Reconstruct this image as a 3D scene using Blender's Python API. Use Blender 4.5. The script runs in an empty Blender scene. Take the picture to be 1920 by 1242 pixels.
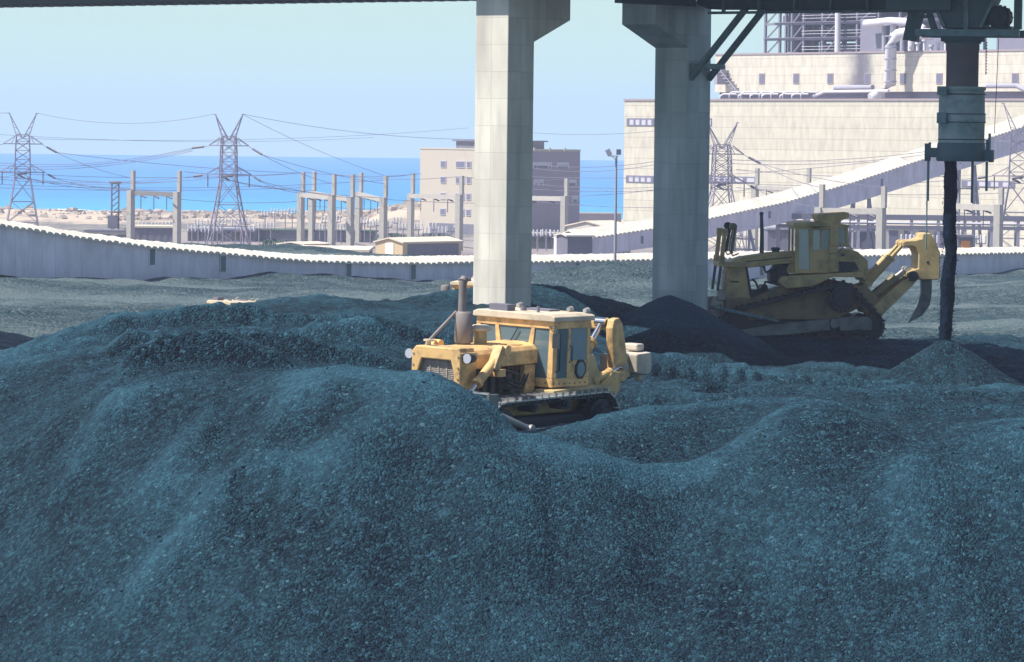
import bpy, math, random
import numpy as np
from mathutils import Vector, Matrix
R = math.radians
random.seed(7); rng = np.random.default_rng(11)
scene = bpy.context.scene
col = scene.collection
V = Vector

# ------------------------------------------------------------------ camera (eye at the world origin, looking along +Y)
F = 8000.0
PITCH, ROLL = math.atan(366 / F), R(0.65)
CR = Matrix.Rotation(R(90) - PITCH, 3, 'X') @ Matrix.Rotation(ROLL, 3, 'Z')
cam = bpy.data.cameras.new("camera"); camo = bpy.data.objects.new("camera", cam)
cam.lens = 150; cam.sensor_width = 36; cam.clip_start = 1; cam.clip_end = 30000
camo.rotation_euler = CR.to_euler(); col.objects.link(camo); scene.camera = camo


def P(px, py, D):
    d = CR @ V(((px - 960) / F, (621 - py) / F, -1))
    return d * (D / d.y)


def ye(px): return 255 + (px - 960) * 0.01134


# ------------------------------------------------------------------ materials
MATS = {}


def mat(name, base=(.5, .5, .5), rough=.7, metal=0.0, var=0.0, vscale=3.0, bump=0.0, bscale=20.0, spec=.4, dirt=None, dscale=1.5, damt=.5):
    m = bpy.data.materials.new(name); m.use_nodes = True
    nt = m.node_tree; b = nt.nodes["Principled BSDF"]
    b.inputs["Roughness"].default_value = rough; b.inputs["Metallic"].default_value = metal
    b.inputs["Specular IOR Level"].default_value = spec
    tc = nt.nodes.new("ShaderNodeTexCoord")
    c = (*base, 1)
    nz = nt.nodes.new("ShaderNodeTexNoise"); nz.inputs["Scale"].default_value = vscale; nz.inputs["Detail"].default_value = 6
    nt.links.new(tc.outputs["Object"], nz.inputs["Vector"])
    mx = nt.nodes.new("ShaderNodeMix"); mx.data_type = 'RGBA'
    lo = 1 - var; hi = 1 + var
    mx.inputs[6].default_value = (c[0] * lo, c[1] * lo, c[2] * lo, 1); mx.inputs[7].default_value = (min(1, c[0] * hi), min(1, c[1] * hi), min(1, c[2] * hi), 1)
    nt.links.new(nz.outputs["Fac"], mx.inputs[0])
    out = mx.outputs[2]
    if dirt:
        n2 = nt.nodes.new("ShaderNodeTexNoise"); n2.inputs["Scale"].default_value = dscale; n2.inputs["Detail"].default_value = 8; n2.inputs["Roughness"].default_value = .65
        nt.links.new(tc.outputs["Object"], n2.inputs["Vector"])
        rp = nt.nodes.new("ShaderNodeValToRGB"); rp.color_ramp.elements[0].position = .45; rp.color_ramp.elements[1].position = .68
        rp.color_ramp.elements[1].color = (damt, damt, damt, 1)
        nt.links.new(n2.outputs["Fac"], rp.inputs[0])
        m2 = nt.nodes.new("ShaderNodeMix"); m2.data_type = 'RGBA'; m2.inputs[7].default_value = (*dirt, 1)
        nt.links.new(rp.outputs[0], m2.inputs[0]); nt.links.new(out, m2.inputs[6]); out = m2.outputs[2]
    nt.links.new(out, b.inputs["Base Color"])
    if bump:
        n3 = nt.nodes.new("ShaderNodeTexNoise"); n3.inputs["Scale"].default_value = bscale; n3.inputs["Detail"].default_value = 4
        nt.links.new(tc.outputs["Object"], n3.inputs["Vector"])
        bp = nt.nodes.new("ShaderNodeBump"); bp.inputs["Strength"].default_value = bump; bp.inputs["Distance"].default_value = .05
        nt.links.new(n3.outputs["Fac"], bp.inputs["Height"]); nt.links.new(bp.outputs[0], b.inputs["Normal"])
    MATS[name] = m
    return m


def coal_mat(name, dark, light, cell=.055, bstr=1.0, dust=.5, streak=(1.5, .25, .25)):
    m = bpy.data.materials.new(name); m.use_nodes = True
    nt = m.node_tree; N = nt.nodes; L = nt.links; b = N["Principled BSDF"]
    b.inputs["Roughness"].default_value = .75; b.inputs["Specular IOR Level"].default_value = .12
    g = N.new("ShaderNodeNewGeometry")
    def noise(scale, detail, vec, rough=.55):
        n = N.new("ShaderNodeTexNoise"); n.inputs["Scale"].default_value = scale; n.inputs["Detail"].default_value = detail; n.inputs["Roughness"].default_value = rough
        L.new(vec, n.inputs["Vector"]); return n
    def math_(op, a, b_, c=None, clamp=False):
        n = N.new("ShaderNodeMath"); n.operation = op; n.use_clamp = clamp
        for k, v in enumerate((a, b_, c)):
            if v is None: continue
            if isinstance(v, (int, float)): n.inputs[k].default_value = v
            else: L.new(v, n.inputs[k])
        return n.outputs[0]
    pos = g.outputs["Position"]
    # broken grains: warped cells, each with its own height and tone
    wn = noise(1 / cell * .6, 3, pos)
    wm = N.new("ShaderNodeMix"); wm.data_type = 'RGBA'; wm.blend_type = 'LINEAR_LIGHT'; wm.inputs[0].default_value = cell * 1.1
    L.new(pos, wm.inputs[6]); L.new(wn.outputs["Color"], wm.inputs[7])
    vo = N.new("ShaderNodeTexVoronoi"); vo.inputs["Scale"].default_value = 1 / cell; L.new(wm.outputs[2], vo.inputs["Vector"])
    vo2 = N.new("ShaderNodeTexVoronoi"); vo2.inputs["Scale"].default_value = 1 / (cell * 2.3); L.new(wm.outputs[2], vo2.inputs["Vector"])
    s1 = N.new("ShaderNodeSeparateColor"); L.new(vo.outputs["Color"], s1.inputs[0])
    s2 = N.new("ShaderNodeSeparateColor"); L.new(vo2.outputs["Color"], s2.inputs[0])
    big = noise(.33, 5, pos)
    mp = N.new("ShaderNodeMapping"); mp.inputs["Rotation"].default_value = (0, 0, R(-22)); mp.inputs["Scale"].default_value = streak
    L.new(pos, mp.inputs["Vector"]); st = noise(.8, 5, mp.outputs[0], .6)
    mr = N.new("ShaderNodeMapRange"); mr.inputs[1].default_value = .8; mr.inputs[2].default_value = 1.22
    L.new(math_('ADD', big.outputs["Fac"], st.outputs["Fac"]), mr.inputs[0])      # fine dusty coal v. clean lumps
    at = N.new("ShaderNodeAttribute"); at.attribute_name = 'fines'
    fine = math_('ADD', math_('MULTIPLY', mr.outputs[0], .40), at.outputs["Fac"], None, True)
    grain = math_('MULTIPLY_ADD', s1.outputs[0], .62, math_('MULTIPLY', s2.outputs[0], .38))
    g2 = math_('POWER', grain, 2.3)
    tone = math_('ADD', math_('MULTIPLY', g2, math_('MULTIPLY_ADD', fine, -.45 * (1 - dust), 1.0)), math_('MULTIPLY', fine, dust), None, True)
    mx = N.new("ShaderNodeMix"); mx.data_type = 'RGBA'; mx.inputs[6].default_value = (*dark, 1); mx.inputs[7].default_value = (*light, 1)
    L.new(tone, mx.inputs[0])
    sp = math_('GREATER_THAN', s1.outputs[1], .99)
    m2 = N.new("ShaderNodeMix"); m2.data_type = 'RGBA'; m2.inputs[7].default_value = (.05, .12, .165, 1)
    L.new(sp, m2.inputs[0]); L.new(mx.outputs[2], m2.inputs[6]); L.new(m2.outputs[2], b.inputs["Base Color"])
    hgt = math_('SUBTRACT', math_('MULTIPLY_ADD', s2.outputs[1], 1.3, math_('MULTIPLY', s1.outputs[2], .9)), math_('MULTIPLY', vo.outputs["Distance"], .8))
    bp = N.new("ShaderNodeBump"); bp.inputs["Distance"].default_value = cell * 1.7
    L.new(math_('MULTIPLY_ADD', fine, -.5 * bstr, bstr), bp.inputs["Strength"])
    L.new(hgt, bp.inputs["Height"]); L.new(bp.outputs[0], b.inputs["Normal"])
    MATS[name] = m
    return m


def panel_mat(name, base, line, sx, sz, msize=.02, var=.08, rough=.75, axis='XZ', dark_patch=None, off=0.0, dirt=None, half=.5):
    """wall material with joints laid out in the object's own metres (u along the wall, z up)"""
    m = bpy.data.materials.new(name); m.use_nodes = True
    nt = m.node_tree; N = nt.nodes; L = nt.links; b = N["Principled BSDF"]
    b.inputs["Roughness"].default_value = rough; b.inputs["Specular IOR Level"].default_value = .25
    tc = N.new("ShaderNodeTexCoord"); se = N.new("ShaderNodeSeparateXYZ"); L.new(tc.outputs["Object"], se.inputs[0])
    cb = N.new("ShaderNodeCombineXYZ")
    if axis == 'SUM':
        a = N.new("ShaderNodeMath"); a.operation = 'ADD'; L.new(se.outputs[0], a.inputs[0]); L.new(se.outputs[1], a.inputs[1]); L.new(a.outputs[0], cb.inputs[0])
    else:
        L.new(se.outputs[0 if axis == 'XZ' else 1], cb.inputs[0])
    oz = N.new("ShaderNodeMath"); oz.operation = 'ADD'; oz.inputs[1].default_value = off; L.new(se.outputs[2], oz.inputs[0]); L.new(oz.outputs[0], cb.inputs[1])
    br = N.new("ShaderNodeTexBrick"); br.offset = half; br.inputs["Scale"].default_value = 1; br.inputs["Brick Width"].default_value = sx; br.inputs["Row Height"].default_value = sz
    br.inputs["Mortar Size"].default_value = msize; br.inputs["Mortar Smooth"].default_value = .3
    br.inputs["Color1"].default_value = (*[c * (1 - var) for c in base], 1); br.inputs["Color2"].default_value = (*[min(1, c * (1 + var)) for c in base], 1)
    br.inputs["Mortar"].default_value = (*line, 1); L.new(cb.outputs[0], br.inputs["Vector"])
    nz = N.new("ShaderNodeTexNoise"); nz.inputs["Scale"].default_value = .9; nz.inputs["Detail"].default_value = 8; nz.inputs["Roughness"].default_value = .6
    mp = N.new("ShaderNodeMapping"); mp.inputs["Scale"].default_value = (1, 1, .35); L.new(tc.outputs["Object"], mp.inputs[0]); L.new(mp.outputs[0], nz.inputs["Vector"])
    mr = N.new("ShaderNodeMapRange"); mr.inputs[1].default_value = .35; mr.inputs[2].default_value = .7; mr.inputs[3].default_value = 1.08; mr.inputs[4].default_value = .8
    L.new(nz.outputs["Fac"], mr.inputs[0])
    mu = N.new("ShaderNodeMix"); mu.data_type = 'RGBA'; mu.blend_type = 'MULTIPLY'; mu.inputs[0].default_value = 1
    L.new(br.outputs["Color"], mu.inputs[6]); L.new(mr.outputs[0], mu.inputs[7])
    out = mu.outputs[2]
    for (u0, us, z0, zs, c) in (dark_patch or []):
        # a darker patch of its own shape: soft in u, ragged with noise
        d = N.new("ShaderNodeMath"); d.operation = 'SUBTRACT'; d.inputs[1].default_value = u0; L.new(cb.outputs[0], d.inputs[0])
        sep2 = N.new("ShaderNodeSeparateXYZ"); L.new(cb.outputs[0], sep2.inputs[0]); L.new(sep2.outputs[0], d.inputs[0])
        ab = N.new("ShaderNodeMath"); ab.operation = 'ABSOLUTE'; L.new(d.outputs[0], ab.inputs[0])
        n4 = N.new("ShaderNodeTexNoise"); n4.inputs["Scale"].default_value = .35; L.new(cb.outputs[0], n4.inputs["Vector"])
        sm = N.new("ShaderNodeMath"); sm.operation = 'MULTIPLY_ADD'; sm.inputs[1].default_value = us * .9; L.new(n4.outputs["Fac"], sm.inputs[0]); L.new(ab.outputs[0], sm.inputs[2])
        r2 = N.new("ShaderNodeMapRange"); r2.interpolation_type = 'SMOOTHSTEP'; r2.inputs[1].default_value = us * .45; r2.inputs[2].default_value = us * 1.6; r2.inputs[3].default_value = .9; r2.inputs[4].default_value = 0
        L.new(sm.outputs[0], r2.inputs[0])
        m5 = N.new("ShaderNodeMix"); m5.data_type = 'RGBA'; m5.inputs[7].default_value = (*c, 1); L.new(r2.outputs[0], m5.inputs[0]); L.new(out, m5.inputs[6]); out = m5.outputs[2]
    if dirt:
        n6 = N.new("ShaderNodeTexNoise"); n6.inputs["Scale"].default_value = .45; n6.inputs["Detail"].default_value = 6
        mp6 = N.new("ShaderNodeMapping"); mp6.inputs["Scale"].default_value = (3.0, 3.0, .35); L.new(tc.outputs["Object"], mp6.inputs[0]); L.new(mp6.outputs[0], n6.inputs["Vector"])
        r6 = N.new("ShaderNodeMapRange"); r6.inputs[1].default_value = .46; r6.inputs[2].default_value = .72; r6.inputs[3].default_value = 0; r6.inputs[4].default_value = .8; L.new(n6.outputs["Fac"], r6.inputs[0])
        m6 = N.new("ShaderNodeMix"); m6.data_type = 'RGBA'; m6.inputs[7].default_value = (*dirt, 1); L.new(r6.outputs[0], m6.inputs[0]); L.new(out, m6.inputs[6]); out = m6.outputs[2]
    L.new(out, b.inputs["Base Color"])
    bp = N.new("ShaderNodeBump"); bp.inputs["Strength"].default_value = .4; bp.inputs["Distance"].default_value = .02; bp.invert = True
    L.new(br.outputs["Fac"], bp.inputs["Height"]); L.new(bp.outputs[0], b.inputs["Normal"])
    MATS[name] = m
    return m


M = MATS
coal_mat('coal', (.0003, .0065, .017), (.027, .090, .134), cell=.060, bstr=1.0)
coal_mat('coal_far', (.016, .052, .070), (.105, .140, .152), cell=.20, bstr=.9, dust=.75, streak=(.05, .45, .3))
coal_mat('coal_lump', (.001, .014, .034), (.026, .085, .13), cell=.1, bstr=.3, dust=.2)
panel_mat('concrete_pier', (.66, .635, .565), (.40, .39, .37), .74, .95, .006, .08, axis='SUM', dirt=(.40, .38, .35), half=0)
mat('concrete', (.45, .43, .40), .85, var=.15, bump=.15, dirt=(.3, .3, .28), damt=.5)
mat('concrete_old', (.44, .41, .37), .85, var=.2, vscale=.6, dirt=(.27, .26, .25), dscale=.5, damt=.6)
mat('steel_dark', (.055, .11, .135), .55, var=.25, vscale=2, bump=.1, dirt=(.03, .055, .07), dscale=2, damt=.6)
mat('steel_blue', (.13, .22, .25), .5, var=.2, vscale=2, dirt=(.04, .09, .11), dscale=2.2, damt=.7)
mat('sleeve_paint', (.27, .36, .37), .55, var=.15, vscale=1.5, dirt=(.08, .14, .16), dscale=1.6, damt=.6)
mat('boiler_steel', (.20, .20, .27), .6, var=.15, vscale=.5)
mat('boiler_dark', (.10, .10, .145), .7, var=.2, vscale=.4)
mat('rust_tube', (.13, .12, .13), .75, var=.25, vscale=3, bump=.2, bscale=9, dirt=(.06, .08, .1), damt=.6)
mat('steel_grey', (.33, .33, .40), .6, var=.15, vscale=.5)
mat('steel_light', (.62, .62, .68), .5, var=.12, vscale=.4)
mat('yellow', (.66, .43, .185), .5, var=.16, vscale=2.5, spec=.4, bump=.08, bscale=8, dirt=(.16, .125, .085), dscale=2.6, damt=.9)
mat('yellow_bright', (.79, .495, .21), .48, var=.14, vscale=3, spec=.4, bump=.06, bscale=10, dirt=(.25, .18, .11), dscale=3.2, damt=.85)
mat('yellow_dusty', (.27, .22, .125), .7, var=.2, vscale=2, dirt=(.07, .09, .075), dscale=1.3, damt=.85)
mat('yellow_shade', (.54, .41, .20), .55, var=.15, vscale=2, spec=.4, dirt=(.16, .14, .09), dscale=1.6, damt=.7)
mat('roof_cream', (.60, .52, .40), .6, var=.12, vscale=2, dirt=(.3, .25, .2), damt=.6)
mat('machine_dark', (.022, .034, .045), .6, var=.3, vscale=5, bump=.2)
mat('engine', (.055, .06, .055), .6, var=.5, vscale=6, bump=.5, bscale=12, dirt=(.2, .13, .06), dscale=4, damt=.5)
mat('track_steel', (.035, .05, .062), .5, metal=.3, var=.4, vscale=5, bump=.2)
mat('track_shoe', (.42, .43, .44), .38, metal=.75, var=.3, vscale=4, bump=.15)
mat('bare_steel', (.38, .38, .38), .4, metal=.3, var=.25, vscale=4, dirt=(.15, .13, .11), damt=.6)
mat('chrome', (.7, .7, .7), .15, metal=1)
mat('muffler', (.21, .19, .19), .65, var=.2, vscale=4, dirt=(.12, .09, .08), damt=.5)
mat('grille_mesh', (.40, .36, .33), .7, var=.15, vscale=12, bump=.6, bscale=40)
mat('worn_block', (.55, .50, .42), .7, var=.2, vscale=3, dirt=(.22, .19, .15), damt=.7)
mat('glass', (.10, .16, .19), .08, spec=.8, var=.1)
mat('glass_clear', (.22, .30, .33), .06, spec=.9, var=.15, vscale=1.5)
mat('lamp_glass', (.42, .45, .52), .12, spec=.9)
mat('blade_steel', (.16, .19, .20), .45, metal=.3, var=.3, vscale=2.5, dirt=(.03, .05, .07), damt=.8)
panel_mat('gallery_wall', (.72, .67, .76), (.53, .49, .58), 1.26, 6.0, .018, .035, half=0)
mat('gallery_roof', (.62, .585, .51), .75, var=.18, vscale=.35, dirt=(.42, .38, .36), dscale=.5, damt=.7)
mat('gallery_window', (.075, .135, .15), .35, spec=.5)
panel_mat('plant_wall', (.57, .54, .455), (.41, .38, .31), 900, 1.95, .06, .03, half=.3)
panel_mat('plant_upper_wall', (.60, .57, .49), (.45, .42, .36), 900, 1.55, .05, .03, half=.3, dark_patch=[(42.5, 4.4, 0, 0, (.10, .095, .14))])
mat('plant_trim', (.33, .27, .29), .7)
mat('plant_recess', (.17, .17, .23), .7)
mat('window_dark', (.16, .16, .24), .4)
mat('window_pale', (.52, .50, .58), .4)
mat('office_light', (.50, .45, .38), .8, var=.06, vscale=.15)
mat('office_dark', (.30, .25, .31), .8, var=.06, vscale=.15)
mat('hut_wall', (.58, .45, .28), .8, var=.06, vscale=.4)
mat('hut_roof', (.66, .58, .47), .7, var=.08, vscale=.4)
mat('shed_wall', (.56, .52, .46), .8, var=.08, vscale=.4)
mat('shed_dark', (.16, .16, .21), .8, var=.25, vscale=.5)
mat('pylon_steel', (.24, .22, .30), .6, var=.1)
mat('insulator', (.10, .09, .13), .4)
mat('wire', (.17, .16, .23), .6)
mat('bush', (.05, .09, .075), .8, var=.4, vscale=2)
mat('orange_paint', (.75, .30, .06), .5)
mat('white_paint', (.8, .78, .72), .5, var=.05)


# ------------------------------------------------------------------ mesh building
class MB:
    def __init__(s): s.v = []; s.f = []; s.sm = []

    def add(s, vs, fs, smooth=False, mtx=None):
        o = len(s.v)
        s.v += [tuple(mtx @ V(v)) if mtx else tuple(v) for v in vs]
        s.f += [tuple(i + o for i in f) for f in fs]; s.sm += [smooth] * len(fs)
        return s

    def box(s, x0, x1, y0, y1, z0, z1, mtx=None):
        vs = [(x, y, z) for x in (x0, x1) for y in (y0, y1) for z in (z0, z1)]
        return s.add(vs, [(0, 1, 3, 2), (4, 6, 7, 5), (0, 4, 5, 1), (2, 3, 7, 6), (0, 2, 6, 4), (1, 5, 7, 3)], False, mtx)

    def beam(s, a, b, w, h=None, up=(0, 0, 1)):
        a = V(a); b = V(b); h = h or w; d = (b - a).normalized(); u = V(up)
        if abs(d.dot(u)) > .98: u = V((1, 0, 0))
        r = d.cross(u).normalized(); u = r.cross(d)
        vs = [p + r * i * w / 2 + u * j * h / 2 for p in (a, b) for i, j in ((-1, -1), (1, -1), (1, 1), (-1, 1))]
        return s.add(vs, [(0, 3, 2, 1), (4, 5, 6, 7), (0, 1, 5, 4), (1, 2, 6, 5), (2, 3, 7, 6), (3, 0, 4, 7)])

    def cyl(s, a, b, r0, r1=None, n=14, caps=True):
        a = V(a); b = V(b); r1 = r0 if r1 is None else r1; d = (b - a).normalized()
        u = V((0, 0, 1)) if abs(d.z) < .95 else V((1, 0, 0))
        p = d.cross(u).normalized(); q = d.cross(p)
        vs = [c + (p * math.cos(2 * math.pi * i / n) + q * math.sin(2 * math.pi * i / n)) * r for c, r in ((a, r0), (b, r1)) for i in range(n)]
        s.add(vs, [(i, (i + 1) % n, n + (i + 1) % n, n + i) for i in range(n)], True)
        if caps:
            s.add(vs[:n], [tuple(range(n))]); s.add(vs[n:], [tuple(range(n))])
        return s

    def tube(s, pts, r, n=8):
        pts = [V(p) for p in pts]; rs = r if isinstance(r, (list, tuple)) else [r] * len(pts)
        vs = []
        for i, p in enumerate(pts):
            d = (pts[min(i + 1, len(pts) - 1)] - pts[max(i - 1, 0)]).normalized()
            u = V((0, 0, 1)) if abs(d.z) < .95 else V((0, 1, 0))
            a = d.cross(u).normalized(); b = d.cross(a)
            vs += [p + (a * math.cos(2 * math.pi * k / n) + b * math.sin(2 * math.pi * k / n)) * rs[i] for k in range(n)]
        fs = [(i * n + k, i * n + (k + 1) % n, (i + 1) * n + (k + 1) % n, (i + 1) * n + k) for i in range(len(pts) - 1) for k in range(n)]
        s.add(vs, fs, True)
        s.add(vs[:n], [tuple(range(n))]); s.add(vs[-n:], [tuple(range(n))])
        return s

    def prism(s, poly, lo, hi, plane='xz'):
        n = len(poly)
        def mk(u, w, t): return {'xz': (u, t, w), 'yz': (t, u, w), 'xy': (u, w, t)}[plane]
        vs = [mk(u, w, lo) for u, w in poly] + [mk(u, w, hi) for u, w in poly]
        return s.add(vs, [tuple(range(n)), tuple(range(n, 2 * n))] + [(i, (i + 1) % n, n + (i + 1) % n, n + i) for i in range(n)])

    def lathe(s, prof, c=(0, 0, 0), n=20):
        c = V(c); vs = [c + V((r * math.cos(2 * math.pi * i / n), r * math.sin(2 * math.pi * i / n), z)) for r, z in prof for i in range(n)]
        s.add(vs, [(j * n + i, j * n + (i + 1) % n, (j + 1) * n + (i + 1) % n, (j + 1) * n + i) for j in range(len(prof) - 1) for i in range(n)], True)
        s.add(vs[:n], [tuple(range(n))]); s.add(vs[-n:], [tuple(range(n))])
        return s

    def build(s, name, m, parent=None, loc=None, rot=None, bevel=0.0):
        me = bpy.data.meshes.new(name); me.from_pydata(s.v, [], s.f)
        import bmesh
        bm = bmesh.new(); bm.from_mesh(me); bmesh.ops.recalc_face_normals(bm, faces=bm.faces); bm.to_mesh(me); bm.free()
        me.polygons.foreach_set('use_smooth', s.sm)
        me.materials.append(M[m] if isinstance(m, str) else m)
        o = bpy.data.objects.new(name, me); col.objects.link(o)
        if parent: o.parent = parent
        if loc is not None: o.location = loc
        if rot is not None: o.rotation_euler = rot
        if bevel:
            b = o.modifiers.new('bevel', 'BEVEL'); b.width = bevel; b.segments = 2; b.limit_method = 'ANGLE'; b.angle_limit = R(35)
        return o


def tag(o, label, cat, group=None):
    o['label'] = label; o['category'] = cat
    if group: o['group'] = group
    return o


def empty(name, label, cat, loc=(0, 0, 0), rot=(0, 0, 0), group=None):
    o = bpy.data.objects.new(name, None); col.objects.link(o); o.location = loc; o.rotation_euler = rot; o.empty_display_size = .3
    return tag(o, label, cat, group)


def structure(o): o['kind'] = 'structure'; return o


def copy_tree(o, parent=None):
    c = o.copy(); col.objects.link(c)
    if parent: c.parent = parent
    for ch in list(o.children): copy_tree(ch, c)
    return c


# ------------------------------------------------------------------ noise and terrain
def vnoise(x, y, seed=0):
    xi = np.floor(x).astype(np.int64); yi = np.floor(y).astype(np.int64); xf = x - xi; yf = y - yi
    def h(a, b):
        n = (a * 374761393 + b * 668265263 + seed * 1442695041) & 0xffffffff
        n = ((n ^ (n >> 13)) * 1274126177) & 0xffffffff
        return ((n ^ (n >> 16)) & 0xffff) / 65535.0
    u = xf * xf * (3 - 2 * xf); v = yf * yf * (3 - 2 * yf)
    return (h(xi, yi) * (1 - u) + h(xi + 1, yi) * u) * (1 - v) + (h(xi, yi + 1) * (1 - u) + h(xi + 1, yi + 1) * u) * v - .5


def fbm(x, y, oct=4, seed=0, gain=.5):
    s = 0; a = 1
    for i in range(oct):
        s = s + a * vnoise(x, y, seed + i * 17); x = x * 2.03 + 5.1; y = y * 2.03 + 3.7; a *= gain
    return s


DZ = dict(loc=(-.26, 94.64), f=(-.588, -.809))
def beside(a, l, z): return ('w', DZ['loc'][0] + a * DZ['f'][0] - l * DZ['f'][1], DZ['loc'][1] + a * DZ['f'][1] + l * DZ['f'][0], z)
# surface points of the coal yard: (image x, image y, distance) or (image x, None, distance, height)
CT = [
    # front foot of the heap
    (0, 1242, 87.5), (240, 1242, 85.3), (480, 1242, 83.2), (720, 1242, 83), (960, 1242, 83), (1200, 1242, 83.6), (1440, 1242, 83.3), (1680, 1242, 83), (1920, 1242, 83.2),
    (-300, None, 88, -12.2), (2250, None, 84, -10), (0, None, 78, -14), (480, None, 76, -13.6), (960, None, 76, -13.4), (1440, None, 76, -13.4), (1920, None, 76, -13.4),
    (0, 1050, 91), (240, 1050, 88), (480, 1050, 85.8), (720, 1050, 85.4), (960, 1050, 85.6), (1200, 1050, 86.7), (1440, 1050, 86.4), (1680, 1050, 86), (1920, 1050, 86),
    # left face
    (0, 800, 98), (0, 900, 94.6), (-250, None, 100, -8.3), (120, 760, 97.5), (120, 900, 92.4), (250, 900, 90.3), (250, 800, 93), (380, 900, 89), (380, 800, 91.6), (200, 720, 97),
    (300, 730, 94.3), (450, 760, 91.9), (520, 830, 89.7),
    # left rim and plateau
    (0, 684, 112), (40, 655, 117), (80, 640, 121), (170, 613, 128), (300, 604, 133), (400, 598, 138), (480, 573, 146), (600, 559, 152), (700, 568, 152.5), (800, 577, 149), (860, 582, 148),
    (300, 684, 100), (450, 700, 96), (400, 645, 112), (220, 650, 112), (600, 620, 125), (800, 620, 124), (700, 650, 111), (560, 665, 103), (500, 600, 136), (900, 600, 138),
    # berm in front of the blade
    (560, 705, 92.5), (640, 690, 92.3), (700, 694, 92), (760, 701, 91.5), (830, 716, 91), (880, 735, 90.6), (905, 752, 90.3),
    (700, 760, 89.7), (780, 800, 88.6), (870, 800, 88.6), (640, 790, 89.2),
    # valley and ridges before the dozer
    (600, 856, 88), (480, 905, 88.1), (560, 930, 86.9), (610, 950, 86.6), (700, 880, 87.6), (760, 880, 87.8), (830, 930, 86.9), (900, 870, 87.6),
    (940, 826, 88.8), (1070, 796, 92.6), (1130, 778, 94.6), (1010, 838, 88.8), (1080, 848, 89.2), (1130, 860, 89.3), (1200, 880, 89.8), (1300, 872, 90.2), (1360, 856, 90.7), (1420, 812, 91.4), (1480, 774, 92.4), (1520, 765, 92.8), (1570, 769, 92.6),
    (1620, 790, 91.6), (1700, 824, 90.4), (1800, 814, 90), (1920, 798, 89.6), (1480, 900, 88.8), (1560, 850, 90), (1700, 930, 87.7), (1200, 960, 88.3), (960, 930, 87), (1850, 930, 87.6), (1350, 930, 88.9),
    # either side of dozer one's slot
    beside(2.9, 1.95, -6.6), beside(2, 1.9, -6.45), beside(1, 1.9, -6.36), beside(0, 1.9, -6.3), beside(-1.5, 1.9, -6.28), beside(-3, 1.9, -6.3), beside(2, -2.2, -5.5), beside(.3, -2.2, -5.75), beside(-2, -2.2, -6.1), beside(-5, 0, -6.6), beside(0, 0, -6.6),
    # amphitheatre behind the near rim: bank falling towards the camera
    (1090, 848, 90.6), (1200, 873, 91.1), (1300, 865, 91.5), (1370, 836, 92.3), (1150, 826, 92.2), (1250, 822, 92.7), (1350, 802, 93.5), (1430, 785, 94.2),
    (1130, 780, 94.2), (1200, 769, 94.8), (1300, 759, 95.6), (1400, 755, 96.2), (1500, 750, 96.5), (1600, 752, 97.4), (1750, 756, 98.4), (1930, 765, 98.4),
    (1650, 792, 94.2), (1750, 796, 94), (1850, 790, 94.2), (1700, 817, 92.2), (1800, 808, 92.1), (1920, 794, 92.3), (1700, 772, 96.4), (1850, 772, 96.6),
    (1200, 752, 100), (1350, 742, 103), (1500, 740, 103), (1650, 742, 105), (1800, 746, 106), (1940, 752, 106),
    # ground behind dozer one and over to the cone
    (1180, 730, 110), (1150, 690, 120), (1200, 700, 126), (1110, 660, 125), (1060, 620, 132), (1350, 722, 122), (1500, 722, 122), (1650, 735, 118), (1300, 697, 140), (1450, 690, 146), (1600, 690, 147), (1260, 688, 149), (1850, None, 134, -8.85), (1700, None, 137, -8.75), (1950, None, 141, -8.9), (1770, None, 139, -8.85), (1640, None, 143, -8.25), (1900, None, 145, -8.6),
    # bank by the pier, dozer two's floor
    (950, None, 151, -5.95), (1000, 562, 153), (1040, 542, 156), (1080, 560, 155.3), (1120, 592, 154.8), (1170, 630, 154), (1230, 672, 153.2), (1100, None, 163, -6.2), (1180, None, 165, -6.7),
    (1300, None, 155, -7.75), (1400, None, 158, -7.66), (1500, None, 161, -7.6), (1600, None, 161, -7.62), (1500, None, 166, -7.7), (1400, None, 168, -7.8), (1640, None, 166, -7.8), (1650, None, 152, -8.0), (1750, None, 150, -8.3), (1900, None, 150, -8.3),
    (1700, 642, 172), (1800, 635, 172), (1920, 640, 170), (1300, None, 175, -8.4),
    # low yard behind the plateau
    (0, None, 135, -8.6), (-150, None, 120, -8.2), (150, None, 150, -8.6), (300, None, 160, -9.2), (450, None, 165, -9.3), (600, None, 170, -9.3), (750, None, 170, -9.0), (900, None, 172, -8.9), (1000, None, 178, -8.9),
    (0, None, 175, -9.3), (40, 626, 196), (0, 618, 197), (-200, None, 190, -9.2), (200, None, 185, -10.2), (430, None, 190, -10.3), (650, None, 188, -10.1), (870, None, 186, -9.7),
    (200, 585, 240), (0, 580, 235), (500, 575, 262), (800, 565, 262), (300, 550, 285), (600, 548, 290), (100, 545, 285), (900, 560, 262),
    (0, 524, 292), (250, 527, 304), (420, 532, 311), (560, 522, 318), (690, 522, 324), (850, 543, 326), (980, 535, 325), (1100, 530, 330), (-300, None, 280, -10.8),
    (1040, 530, 262), (1100, 512, 256), (1170, 493, 252), (1215, 496, 250), (1320, 520, 252), (1420, 545, 255), (1150, None, 220, -9.4), (1300, None, 215, -9.4), (1480, 560, 250), (1600, 560, 250), (1700, 549, 250), (1800, 543, 247), (1920, 533, 243),
    (1550, 600, 205), (1700, 600, 205), (1800, 590, 208), (1920, 590, 205), (2200, None, 240, -8.2), (2200, None, 170, -8), (2200, None, 110, -6.4),
    (1400, None, 330, -12), (1700, None, 350, -12), (2000, None, 370, -12), (1200, None, 300, -11.5), (1700, None, 290, -10.5), (1500, None, 290, -11), (1920, None, 290, -10.3),
]
_pts = []
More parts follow.
